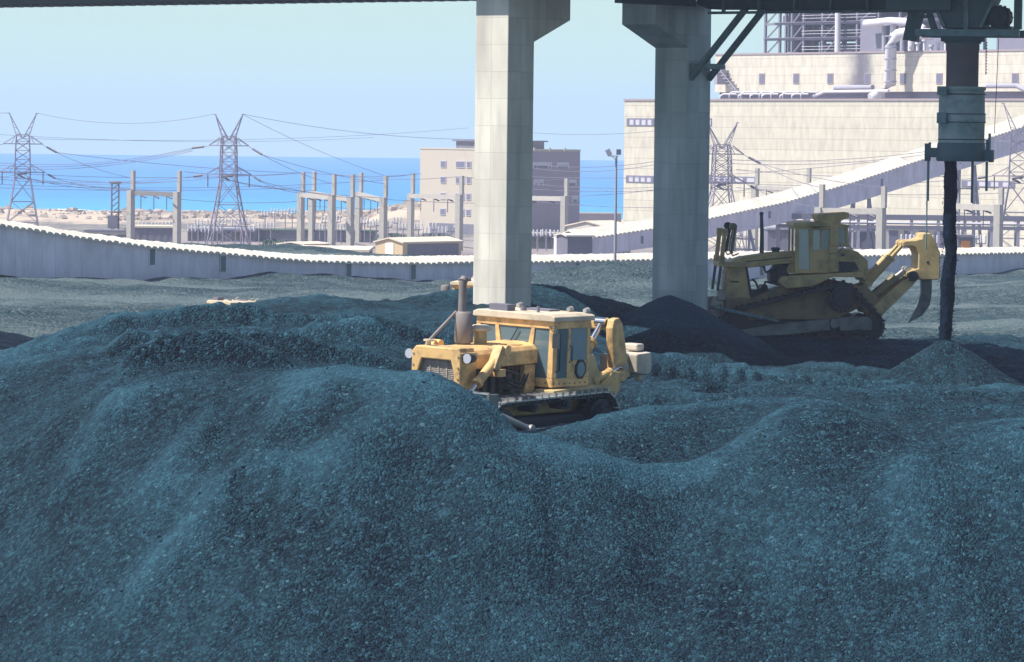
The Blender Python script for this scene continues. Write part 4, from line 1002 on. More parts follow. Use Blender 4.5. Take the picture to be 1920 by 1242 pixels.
    for s in (-1, 1):
        ro.prism(poly((948, 170), (944, 345), (1004, 345), (1002, 165)), min(s * .8, s * .97), max(s * .8, s * .97), 'xz')
        ro.prism(poly((1052, 170), (1062, 300), (1082, 300), (1072, 165)), min(s * .8, s * .9), max(s * .8, s * .9), 'xz')
    ro.prism(poly((944, 150), (944, 172), (1080, 168), (1076, 150)), -.97, .97, 'xz')
    ro = ro.build('roll_frame', Y, r, bevel=.02)
    for s in (-1, 1):
        pane(ro, 'window', poly((1004, 172), (1052, 170), (1062, 298), (1004, 300)), min(s * .84, s * .855), max(s * .84, s * .855), 'xz', 'glass')
    MB().prism(poly((868, 90), (872, 82), (1060, 66), (1082, 70), (1084, 100), (1030, 125), (1020, 160), (985, 172), (930, 168), (885, 130)), -.75, .75, 'xz').build('roof_tank', Y, r, bevel=.04)
    hr = MB(); pl_ = lambda zx, zy, y: (Z2(zx, zy)[0], y, Z2(zx, zy)[1])
    hr.tube([pl_(958, 290, 1.0), pl_(1040, 280, 1.0), pl_(1092, 300, 1.0)], .025); hr.tube([pl_(1035, 325, 1.0), pl_(1095, 305, 1.0)], .02); hr.tube([pl_(1030, 280, 1.0), pl_(1030, 350, 1.0)], .02)
    hr.build('handrail', Y, r)
    ft = MB().prism(poly((946, 345), (1000, 340), (1090, 312), (1140, 330), (1208, 388), (1216, 500), (1180, 530), (1160, 462), (946, 472)), -.95, .95, 'xz').build('fuel_tank', Y, r, bevel=.05)
    MB().prism(poly((1010, 395), (1010, 466), (1090, 462), (1150, 450), (1120, 400)), .952, .965, 'xz').build('oil_stain', 'machine_dark', ft)
    MB().cyl(pl_(1036, 350, .93), pl_(1036, 350, 1.0), .07, n=14).build('filler_cap', 'machine_dark', ft)
    # front lift rams
    for y in (-.75, .75):
        lc = MB().cyl(pl_(245, 200, y), pl_(225, 400, y), .085, n=14).cyl(pl_(245, 185, y), pl_(245, 230, y), .12, n=14).cyl(pl_(228, 370, y), pl_(224, 410, y), .12, n=14).build('lift_cylinder', Y, r)
        MB().cyl(pl_(224, 400, y), pl_(200, 600, y), .055, n=12).build('rod', 'steel_dark', lc)
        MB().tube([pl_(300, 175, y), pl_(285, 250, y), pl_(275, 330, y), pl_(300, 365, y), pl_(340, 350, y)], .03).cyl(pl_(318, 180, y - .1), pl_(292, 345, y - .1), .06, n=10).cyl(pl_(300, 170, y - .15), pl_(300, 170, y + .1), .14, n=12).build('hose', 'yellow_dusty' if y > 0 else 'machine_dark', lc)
    MB().prism(poly((205, 410), (210, 440), (360, 446), (360, 405)), -.9, .9, 'xz').build('ram_yoke', Y, r, bevel=.03)
    # tracks
    for s in (-1, 1):
        sp = Z2(1022, 640); fi = Z2(330, 815); ri = Z2(1215, 825)
        circ = [(ri[0], ri[1], .50), (sp[0], sp[1], .56), (fi[0], fi[1], .52)]
        make_track(r, circ, s * .86, s * 1.48, .26, shoe_mat='track_steel', rollers=[(fi[0] - .55 - i * .52, .2, .17) for i in range(8)] + [(fi[0], fi[1], .42), (ri[0], ri[1], .40)],
                   frame=[(fi[0], .3), (ri[0] + .1, .3), (ri[0] + .1, .72), (fi[0], .78)], sprocket=(sp[0], sp[1], .53), frame_mat='machine_dark')
        ar = MB().prism(poly((225, 905), (240, 870), (560, 815), (930, 775), (935, 850), (640, 885)), min(s * 1.58, s * 1.82), max(s * 1.58, s * 1.82), 'xz').prism(poly((985, 765), (1190, 760), (1222, 790), (1215, 850), (1000, 856)), min(s * 1.5, s * 1.78), max(s * 1.5, s * 1.78), 'xz')
        ar.cyl(pl_(965, 805, s * 1.45), pl_(965, 805, s * 1.92), .19, n=18)
        ar = ar.build('push_arm', 'blade_steel', r, bevel=.025)
        MB().cyl(pl_(130, 700, s * 1.7), pl_(460, 770, s * 1.7), .075, n=12).cyl(pl_(455, 768, s * 1.7), pl_(590, 795, s * 1.7), .045, n=12).cyl(pl_(440, 766, s * 1.7), pl_(480, 775, s * 1.7), .1, n=12).build('tilt_brace', 'steel_blue', r)
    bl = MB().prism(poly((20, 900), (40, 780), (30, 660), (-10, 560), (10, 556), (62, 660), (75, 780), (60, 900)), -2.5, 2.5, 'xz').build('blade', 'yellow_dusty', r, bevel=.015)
    sv = MB().box(Z2(250, 0)[0], Z2(150, 0)[0], -.5, .5, Z2(0, 780)[1], Z2(0, 640)[1])
    sv.box(Z2(265, 0)[0], Z2(205, 0)[0], .45, .62, Z2(0, 665)[1], Z2(0, 590)[1]); sv.cyl(pl_(175, 640, .55), pl_(155, 720, .55), .06).cyl(pl_(235, 690, .6), pl_(240, 810, .6), .07)
    sv.build('front_bracket', 'bare_steel', r, bevel=.03)
    # ripper
    rp = empty('ripper', '', ''); rp.parent = r
    for k_ in ('label', 'category'): del rp[k_]
    MB().prism(poly((1150, 560), (1200, 545), (1285, 640), (1290, 760), (1190, 740), (1165, 640)), -.7, .7, 'xz').build('mount', YS_, rp, bevel=.03)
    lb = MB()
    for s in (-1, 1): lb.prism(poly((1250, 760), (1262, 690), (1450, 530), (1510, 500), (1560, 505), (1530, 545), (1330, 745), (1290, 790)), min(s * .5, s * .75), max(s * .5, s * .75), 'xz')
    lb.build('lower_arm', Y, rp, bevel=.03)
    for s in (-1, 1):
        cylinder_ram(rp, pl_(1225, 540, s * .45), pl_(1465, 275, s * .45), .15, .66, m=Y, name='ripper_cylinder', rod='yellow_shade')
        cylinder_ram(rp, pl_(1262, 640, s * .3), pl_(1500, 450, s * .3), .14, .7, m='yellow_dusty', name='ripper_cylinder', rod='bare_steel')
    MB().prism(poly((1448, 298), (1446, 262), (1470, 254), (1530, 250), (1578, 238), (1582, 205), (1632, 200), (1660, 236), (1704, 335), (1704, 505), (1690, 515), (1520, 515), (1482, 498), (1482, 470), (1520, 450), (1556, 440), (1556, 340), (1535, 300), (1505, 290)), -.8, .8, 'xz').build('ripper_beam', Y, rp, bevel=.04)
    MB().cyl(pl_(1620, 397, .79), pl_(1620, 397, .81), .05, n=14).cyl(pl_(1520, 492, .78), pl_(1520, 492, .9), .2, n=18).build('pin', 'machine_dark', rp)
    MB().prism(poly((1515, 812), (1572, 700), (1602, 600), (1598, 505), (1672, 505), (1672, 610), (1660, 690), (1610, 760)), -.14, .14, 'xz').build('shank', 'blade_steel', rp, bevel=.02)
    return r


dz2 = make_dozer_high()
q = P(1280 + 1020 / 3.5556, 641, 161.3)
dz2.location = (q.x + .08, 162.75, q.z); dz2.rotation_euler = (0, 0, R(180 + 5))

# ------------------------------------------------------------------ beyond the yard
def LZ(x, y): return float(land_z(np.array([[float(x)]]), np.array([[float(y)]]))[0, 0])
def gp(px, D):
    x = P(px, 400, D).x; return V((x, D, LZ(x, D)))
def zat(px, py, D): return P(px, py, D).z


# long low conveyor gallery across the view
GX, GY, GA = -36.0, 300.0, math.atan2(.753, .658)
gz = lambda x: float(np.interp(x, [-12, 0, 6, 13.1, 20.9, 29.4, 38.5, 57, 126, 160], [-5.1, -6.35, -7.1, -7.88, -8.5, -9.15, -9.45, -9.6, -9.78, -9.85]))
ga = empty('conveyor_gallery', 'long low grey conveyor gallery with scalloped white roof running across behind the coal yard', 'conveyor gallery', (GX, GY, 0), (0, 0, GA))
wl = MB(); rf = MB()
xs = [-12 + i * 1.0 for i in range(165)]
for s in (-1.5, 1.5):
    vs = [(x, s, gz(x) - .42) for x in xs] + [(x, s, gz(x) - 3.9) for x in xs]; n = len(xs)
    wl.add(vs, [(i, i + 1, n + i + 1, n + i) for i in range(n - 1)])
n = len(xs); vs = [(x, s, gz(x) - 3.9) for x in xs for s in (-1.5, 1.5)]; wl.add(vs, [(2 * i, 2 * i + 1, 2 * i + 3, 2 * i + 2) for i in range(n - 1)])
wl.build('wall', 'gallery_wall', ga)
pitch = .64; rx = []
x = -12.0
while x < 150:
    jit = random.uniform(-.035, .03)
    for f_, h_ in ((0, -.13), (.10, -.03), (.22, .03), (.5, .05), (.78, .03), (.90, -.03)): rx.append((x + f_ * pitch + random.uniform(-.015, .015), h_ + jit))
    x += pitch
prof = [(-1.78, -.44), (-1.7, -.40), (-.9, -.12), (0, .0), (.9, -.12), (1.78, -.44)]
vs = [(x, y, gz(x) + z + h_ + .02) for x, h_ in rx for y, z in prof]; k = len(prof)
rf.add(vs, [(i * k + j, i * k + j + 1, (i + 1) * k + j + 1, (i + 1) * k + j) for i in range(len(rx) - 1) for j in range(k - 1)])
vs = [(x, -1.79, gz(x) - .42 + h_ * .9) for x, h_ in rx] + [(x, -1.79, gz(x) - .56) for x, h_ in rx]; n = len(rx)
rf.add(vs, [(i, i + 1, n + i + 1, n + i) for i in range(n - 1)])
rf.build('roof', 'gallery_roof', ga)
def gx(px):
    a = (px - 960) / F; return (a * GY - GX) / (.658 - a * .753)
for px, py in ((256, 481), (389, 494), (625, 508), (746, 509), (905, 509), (1054, 506), (1205, 505), (1400, 503), (1520, 500), (1692, 497), (1898, 493)):
    x = gx(px); z = zat(px, py, GY + .753 * x)
    wn = MB().box(x - .34, x + .34, -1.56, -1.51, z - .66, z + .66).build('window', 'gallery_wall', ga)
    MB().box(x - .25, x + .25, -1.585, -1.565, z - .57, z + .57).build('pane', 'gallery_window', wn)
lg = MB()
for x in range(-10, 14, 6): lg.box(x - .2, x + .2, -1.3, 1.3, -12, gz(x) - 3.92)
lg.build('trestle', 'concrete', ga)

# sloping conveyor gallery up to the boiler house
A0, A1 = V((10.2, 560, 0)), V((60.5, 620, 0)); IA = math.atan2(60, 50.3); IL = (A1 - A0).length
sg = empty('sloping_gallery', 'inclined conveyor gallery climbing to the right in front of the cream power plant', 'conveyor gallery', A0, (0, 0, IA))
iz = lambda t: float(np.interp(t, [-.06, 0, .2, .5, .7, 1, 1.3, 1.6], [-13.2, -12.9, -11.6, -8.75, -6.1, -1.6, 2.8, 7.2]))
ih = lambda t: float(np.interp(t, [0, .5, 1, 1.5], [2.4, 2.9, 3.3, 4.0]))
ts = [-.06 + i * .02 for i in range(80)]
wl = MB(); n = len(ts)
for s in (-2.4, 2.4):
    vs = [(t * IL, s, iz(t)) for t in ts] + [(t * IL, s, iz(t) - ih(t)) for t in ts]; wl.add(vs, [(i, i + 1, n + i + 1, n + i) for i in range(n - 1)])
vs = [(t * IL, s, iz(t) - ih(t)) for t in ts for s in (-2.4, 2.4)]; wl.add(vs, [(2 * i, 2 * i + 1, 2 * i + 3, 2 * i + 2) for i in range(n - 1)])
wl.add([(ts[0] * IL, s, z) for s, z in ((-2.4, -13.2), (2.4, -13.2), (2.4, -15.6), (-2.4, -15.6))], [(0, 1, 2, 3)])
wl.build('wall', 'gallery_wall', sg)
rx = []; x = ts[0] * IL
while x < ts[-1] * IL:
    for f_, h_ in ((0, -.12), (.12, 0), (.5, .05), (.88, 0)): rx.append((x + f_ * .9, h_))
    x += .9
prof = [(-2.65, -.1), (-2.6, .02), (0, 1.0), (2.6, .02), (2.65, -.1)]; k = len(prof)
rf = MB().add([(x, y, iz(x / IL) + z + h_) for x, h_ in rx for y, z in prof], [(i * k + j, i * k + j + 1, (i + 1) * k + j + 1, (i + 1) * k + j) for i in range(len(rx) - 1) for j in range(k - 1)])
rf.build('roof', 'gallery_roof', sg)
for t, dz in ((.1, -1.1), (.46, -1.1), (.80, -1.2)):
    x = t * IL; MB().box(x - .25, x + .25, -2.46, -2.41, iz(t) + dz - .7, iz(t) + dz + .3).build('window', 'window_dark', sg)
for t in (.42, .78, 1.12):
    x = t * IL; b0 = -18; t1 = iz(t) - ih(t) - .02; tr_ = MB()
    for s in (-1, 1): tr_.beam((x - 1.2, s * 2.2, b0), (x, s * 1.3, t1), .35).beam((x + 1.2, s * 2.2, b0), (x, s * 1.3, t1), .35)
    for f_ in (.25, .5, .75):
        z = b0 + (t1 - b0) * f_; tr_.beam((x, -2.0, z), (x, 2.0, z), .2).beam((x - 1.2 * (1 - f_), -2, z), (x + 1.2 * (1 - f_), -2, z), .2)
    tr_.build('trestle', 'steel_grey', sg)

# power plant. x along the wall, -y faces the yard
PO, PA = V((20.6, 800, 0)), math.atan2(-.819, .574)
pp = empty('power_plant', 'huge cream panelled power plant with set back upper storey and steelwork on its roof', 'power plant', PO, (0, 0, PA))
def ps(px, y=0.0):
    a = (px - 960) / F; return (a * (800 + .574 * y) - 20.6 - .819 * y) / (.574 + .819 * a)
def pz(px, py, y=0.0): return zat(px, py, 800 - .819 * ps(px, y) + .574 * y)
T0 = 6.8
MB().box(0, 150, 0, 45, -24, T0).build('lower_wall', 'plant_wall', pp)
MB().box(-.15, 150.2, -.2, 45.2, T0, T0 + .35).build('parapet', 'plant_trim', pp)
UX, UYY = ps(1335, 13.8), 13.8
UB, UT = T0 + 1.75, pz(1335, 104, 13.8)
MB().box(UX + .4, 150, UYY + .8, 44, T0 + .35, UB).build('recess', 'plant_recess', pp)
up = MB().box(0, 150 - UX, 0, 30, 0, UT - UB).build('upper_wall', 'plant_upper_wall', pp, (UX, UYY, UB))
MB().box(-.1, 150 - UX, -.15, 30.1, UT - UB, UT - UB + .3).build('parapet', 'plant_trim', up)
for px in (1358, 1423, 1487, 1551, 1620, 1687, 1755, 1818, 1897):
    s = ps(px, UYY) - UX; z = pz(px, 147, UYY) - UB
    w_ = MB().box(s - .82, s + .82, -.12, -.02, z - 1.0, z + .9).build('window', 'plant_trim', up)
    MB().box(s - .68, s + .68, -.14, -.125, z - .86, z + .76).build('pane', 'window_dark', w_)
for (p0, p1, q0, q1) in ((1171, 1222, 222, 236), (1171, 1222, 329, 342), (1322, 1330, 222, 236), (1800, 1900, 338, 350), (1322, 1420, 330, 341)):
    s0, s1 = ps(p0), ps(p1); zt_, zb_ = pz(p0, q0), pz(p0, q1)
    w_ = MB().box(s0, s1, -.12, -.02, zb_, zt_).build('window_strip', 'window_dark', pp)
    for i in range(4):
        u = s0 + (s1 - s0) * (.12 + .22 * i); MB().box(u, u + (s1 - s0) * .14, -.15, -.125, zb_ + .12 * (zt_ - zb_), zb_ + .8 * (zt_ - zb_)).build('pane', 'window_pale', w_)
# pipes on the terrace
for i in range(12):
    s = ps(1345 + i * 13 + 4 * (i % 3), 6)
    MB().tube([(s, 6, T0 + .3), (s, 6, T0 + 1.0 + .35 * (i % 2)), (s + .4, 6.4, T0 + 1.3 + .35 * (i % 2)), (s + 2.2, 8, T0 + 1.3 + .3 * (i % 2))], .16, 8).build('vent_pipe', 'steel_light', pp)
MB().tube([(ps(1520, 8), 8, T0 + .9), (ps(1540, 8), 8, T0 + 1.7), (ps(1660, 8), 8, T0 + 1.8)], .28, 10).build('header_pipe', 'steel_light', pp)
MB().tube([(ps(1560, 11), 11, T0 + 2.4), (ps(1630, 11), 11, T0 + 2.5)], .5, 10).build('header_pipe', 'steel_grey', pp)
MB().tube([(ps(1845, 10), 10, UB + .9), (ps(1900, 10), 10, UB + .9), (ps(1915, 10), 10, UB + .2), (ps(1960, 10), 10, UB)], .45, 10).build('header_pipe', 'steel_grey', pp)
# big elbowed pipe up the face
s = ps(1663, 10.5); MB().tube([(s - 1.2, 7, T0 + .4), (s - .6, 9, T0 + 1.2), (s, 10.5, T0 + 3), (s, 10.5, 16.6), (s + .35, 10.7, 17.8), (s + 1.3, 11, 18.6), (s + 2.6, 12, 18.9), (s + 7, 14, 18.6)], 1.0, 16).build('riser_pipe', 'steel_light', pp)
rg_ = MB()
for i in range(6): rg_.cyl((s, 10.5, T0 + 3.4 + i * 2.0), (s, 10.5, T0 + 3.6 + i * 2.0), 1.12, n=16)
rg_.build('pipe_flange', 'steel_grey', pp)
s = ps(1774, 11); MB().tube([(s, 11, UB - 1), (s, 11, UT + 2.2), (s + 1, 12, UT + 3)], .5, 12).build('riser_pipe', 'steel_light', pp)
# stair at the left end of the terrace
stt = MB(); s = ps(1345, 12)
for i in range(9): stt.box(s + i * .75, s + .8 + i * .75, 11.4, 13, T0 + 5.4 - i * .6, T0 + 5.55 - i * .6)
stt.beam((s, 11.3, T0 + 6.4), (s + 6.8, 11.3, T0 + 1.2), .12).box(s - 1.0, s, 11.2, 13.2, T0 + 3.2, T0 + 6.8)
stt.build('stair', 'steel_grey', pp)
# boiler steelwork
BY = 27.0
sf = MB()
zl = [UT + .3 + i * 2.9 for i in range(8)]
cx = [ps(p, BY) for p in (1428, 1455, 1478, 1500, 1535, 1563, 1600, 1640, 1680, 1720, 1760)]
for dy in (0, 5, 10):
    for s in cx: sf.box(s - .22, s + .22, BY + dy - .22, BY + dy + .22, UT, zl[-1] + 2)
    for z in zl: sf.box(cx[0], cx[-1], BY + dy - .14, BY + dy + .14, z - .2, z + .2)
for j in range(0, len(cx) - 1, 2):
    for i in range(len(zl) - 1): sf.beam((cx[j], BY, zl[i]), (cx[j + 1], BY, zl[i + 1]), .22)
sf.build('boiler_frame', 'boiler_steel', pp)
fl = MB()
for i, z in enumerate(zl): fl.box(cx[0] + (0 if i % 2 else 3), cx[-1], BY - .6, BY + 10, z + .2, z + .32)
fl.build('floor_deck', 'boiler_steel', pp)
rl_ = MB()
for z in zl:
    for h_ in (.6, 1.15): rl_.box(cx[3], cx[6] + 6, BY - .62, BY - .55, z + .3 + h_, z + .38 + h_)
rl_.build('guard_rail', 'steel_light', pp)
for k_, (p0, p1, q0, q1, y, m_) in enumerate([(1500, 1560, 8, 48, 30, 'boiler_dark'), (1505, 1600, 54, 78, 31, 'boiler_dark'), (1575, 1640, -10, 36, 30, 'boiler_dark'), (1605, 1650, 36, 100, 26, 'boiler_steel'), (1640, 1705, 38, 98, 29, 'boiler_steel'), (1470, 1490, 20, 98, 30, 'boiler_dark'), (1560, 1600, 84, 99, 28, 'boiler_dark'), (1700, 1790, 30, 90, 31, 'boiler_steel'), (1860, 1960, 60, 96, 26, 'boiler_steel'), (1530, 1660, -20, 30, 34, 'boiler_dark'), (1600, 1720, -30, 34, 36, 'boiler_steel'), (1520, 1640, 40, 52, 33, 'boiler_dark'), (1460, 1500, 30, 44, 33, 'boiler_dark'), (1540, 1600, 82, 98, 33, 'boiler_dark'), (1725, 1760, 72, 98, 22, 'boiler_steel')]):
    s0, s1 = ps(p0, y), ps(p1, y); MB().box(s0, s1, y, y + 5, pz(p0, q1, y), pz(p0, q0, y)).build('boiler_casing', m_, pp, bevel=.1)
MB().cyl((ps(1563, 25), 25, UT), (ps(1563, 25), 25, pz(1563, 18, 25)), .55, n=14).build('drain_pipe', 'steel_light', pp)
du = MB().tube([(ps(1615, 24), 24, pz(1615, 45, 24)), (ps(1660, 24), 24, pz(1660, 40, 24)), (ps(1700, 24), 24, pz(1700, 42, 24)), (ps(1716, 24), 25, pz(1716, 55, 24))], .75, 12); du.build('duct', 'steel_light', pp)
for i in range(4):
    s = ps(1650 + i * 17, 25); MB().cyl((s, 25, UT), (s, 25, pz(1650, 46, 25)), .42 + .2 * (i % 2), n=14).build('drain_pipe', 'steel_light' if i % 2 else 'steel_grey', pp)
for i in range(6):
    s = ps(1700 + i * 13, 16); MB().cyl((s, 16, UT), (s, 16, UT + 1 + .5 * (i % 3)), .3, n=10).cyl((s, 16, UT + 1 + .5 * (i % 3)), (s, 16, UT + 1.4 + .5 * (i % 3)), .5, n=10).build('roof_vent', 'steel_light', pp)

# office block by the shore
ob = empty('office_building', 'cream six storey office block with a shaded right wing behind the sunlit pier', 'building', P(940, 300, 880), (0, 0, math.atan2(.6, .8)))
ob.location.z = -3.0
H = -17.9
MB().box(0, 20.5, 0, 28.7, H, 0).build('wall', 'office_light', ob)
MB().box(-.1, 20.6, -.12, 28.8, 0, .3).build('parapet', 'office_light', ob)
MB().box(3, 16, 6.5, 20, .3, 1.75).box(2.4, 16.6, 6, 20.6, 1.75, 2.05).build('penthouse', 'shed_dark', ob)
MB().box(.02, 20.48, -.07, -.01, H, -.2).build('right_shade_sheet', 'office_dark', ob)  # darker sheet over the cream wall: the wing's shade put into its colour
def oy(px): return float(np.interp(px, [788, 940], [28.7, 0]))
def ox(px): return float(np.interp(px, [940, 1087], [0, 20.5]))
for zc in (-3.0, -6.3, -9.7, -13.0):
    for px, w_ in ((833, 1.7), (865, 2.9), (881, 1.3), (912, 2.0)):
        y = oy(px); a = MB().box(-.14, -.03, y - w_ / 2 - .15, y + w_ / 2 + .15, zc - .8, zc + .65).build('window', 'window_pale', ob)
        MB().box(-.17, -.145, y - w_ / 2, y + w_ / 2, zc - .65, zc + .5).build('pane', 'window_dark', a)
for zc, lst in ((-3.0, ((1002, 1.2), (1016, 3.2), (1030, 1.0), (1054, 3.2))), (-6.6, ((1004, 1.2), (1014, 1.2), (1068, 3.4))), (-10, ((1004, 1.6), (1078, 1.6)))):
    for px, w_ in lst:
        x = ox(px); a = MB().box(x - w_ / 2, x + w_ / 2, -.16, -.08, zc - .75, zc + .65).build('window', 'window_pale', ob)
        MB().box(x - w_ / 2 + .3, x + w_ / 2 - .3, -.19, -.165, zc - .7, zc - .1).build('pane', 'shed_dark', a)
MB().box(-.08, -.03, 3, 25, H, H + 2.4).build('undercroft', 'shed_dark', ob)
for i in range(5): MB().box(20 / 5 * i + .2, 20 / 5 * i + .6, -.3, -.08, -.2, .6).build('roof_fin', 'office_light', ob)


def shed(name, label, cat, px, py, D, ang, lx, ly, h, rise, wall, roof, door=None, dark=None):
    """gable shed: near corner at the pixel's place, ridge along local x"""
    c = P(px, py, D); g0 = LZ(c.x, D)
    r = empty(name, label, cat, (c.x, D, g0), (0, 0, ang)); h = c.z - g0 + h
    MB().prism([(0, 0), (0, h), (ly / 2, h + rise), (ly, h), (ly, 0)], 0, lx, 'yz').build('wall', wall, r)
    o_ = .25; MB().prism([(-o_, h - .08), (-o_, h + .12), (ly / 2, h + rise + .16), (ly + o_, h + .12), (ly + o_, h - .08), (ly / 2, h + rise + .01)], -o_, lx + o_, 'yz').build('roof', roof, r)
    if dark: MB().box(lx * dark[0], lx * dark[1], -.06, -.01, 0, h * dark[2]).build('opening_or_shade', 'shed_dark', r)
    if door: MB().box(-.08, -.02, door[0], door[1], 0, door[2]).build('door', 'white_paint', r)
    return r


A45 = math.atan2(.8, .6)
hu = shed('hut', 'small yellow hut with pale gable roof and white door beyond the gallery', 'hut', 755, 475, 600, A45, 13.5, 4.9, 1.45, .55, 'hut_wall', 'hut_roof', door=(1.6, 3.1, 2.2), dark=(.08, .95, .9))  # dark sheet over the long side: its shade put in as colour
shed('shed', 'low grey hut with flat pale roof left of the yellow hut', 'shed', 570, 468, 640, A45, 6, 5, .7, .25, 'shed_dark', 'hut_roof', dark=(.1, .9, .6))
shed('shed', 'white shed with broad pale roof below the shaded office wing', 'shed', 1136, 437, 640, A45, 6.5, 7.2, .9, .7, 'shed_wall', 'hut_roof')
shed('shed', 'open fronted dark shed at the foot of the inclined gallery', 'shed', 1064, 471, 545, R(20), 3.4, 4, 1.9, .2, 'shed_dark', 'gallery_roof', dark=(.1, .9, .8))
def flat_building(label, px0, px1, py_top, D, dep, roofm, wallm, n=0, cat='building', dark='shed_dark', name='low_building'):
    a, b_ = P(px0, 400, D).x, P(px1, 400, D).x; zt_ = zat((px0 + px1) / 2, py_top, D); g0 = LZ((a + b_) / 2, D)
    r = empty(name, label, cat, ((a + b_) / 2, D, g0)); h = zt_ - g0; w_ = (b_ - a) / 2
    MB().box(-w_, w_, 0, dep, -.5, h - .3).build('wall', wallm, r); MB().box(-w_ - .2, w_ + .2, -.3, dep + .3, h - .3, h).build('roof', roofm, r)
    for i in range(n):
        x0 = -w_ + (i + .2) * 2 * w_ / n; MB().box(x0, x0 + 1.2 * w_ / n, -.06, -.01, .3, h - .7).build('opening_or_shade', dark, r)
    return r
flat_building('long flat pale roof lying just above the gallery roofline left of the yellow hut', 545, 690, 468, 520, 18, 'hut_roof', 'shed_dark')
flat_building('long dark switch house with many bays below the left lattice pylon pair', 352, 478, 428, 760, 10, 'steel_grey', 'shed_dark', 14, dark='engine')
flat_building('low dark equipment row behind the concrete gantries', 480, 705, 432, 770, 8, 'bush', 'shed_dark', 18, dark='plant_recess')
flat_building('small low building with dark roof on the sand at far left', 160, 243, 432, 700, 7, 'shed_dark', 'shed_wall', 3)
flat_building('grey building with pale roof right of the portal frame at left', 252, 330, 424, 720, 9, 'hut_roof', 'shed_dark', 6)
flat_building('low pale concrete wall on the shore right of the office block', 1075, 1165, 399, 1000, 3, 'concrete', 'office_dark')
flat_building('dark open shed row behind the column right of the sunlit pier', 996, 1062, 437, 720, 8, 'concrete', 'shed_dark', 5, dark='engine')
flat_building('dark low block of plant sheds under the pipe rack', 1440, 1640, 428, 610, 10, 'steel_grey', 'shed_dark', 9, dark='plant_recess')
flat_building('pale low annex at the foot of the cream power plant', 1662, 1775, 424, 640, 8, 'hut_roof', 'shed_wall', 4, dark='window_dark')
flat_building('orange site hut beside the falling coal stream', 1797, 1826, 441, 520, 3, 'shed_dark', 'shed_dark', 1, cat='hut', dark='orange_paint', name='hut')

# pipe rack in front of the plant
a, b_ = gp(1460, 590), gp(1960, 590)
rk = empty('pipe_rack', 'long steel pipe rack along the foot of the power plant behind the far bulldozer', 'pipe rack', (a.x, 590, 0))
W_ = b_.x - a.x; zt_ = zat(1600, 402, 590); zl_ = zat(1600, 424, 590)
MB().box(0, W_, 0, .5, zt_ - .75, zt_).build('upper_beam', 'plant_recess', rk)
MB().box(0, W_, 0, .5, zl_ - .35, zl_ + .15).build('lower_beam', 'plant_recess', rk)
for i in range(5): MB().cyl((0, .9 + i * .55, zl_ + .45), (W_, .9 + i * .55, zl_ + .45), .16 + .06 * (i % 2), n=10).build('pipe', ('steel_light', 'steel_grey', 'plant_recess')[i % 3], rk)
for i in range(11):
    x = W_ * i / 10; MB().box(x - .2, x + .2, .05, .45, -18.5, zt_ - .76).box(x - .18, x + .18, 3.0, 3.4, -18.5, zl_).build('post', 'steel_grey', rk)

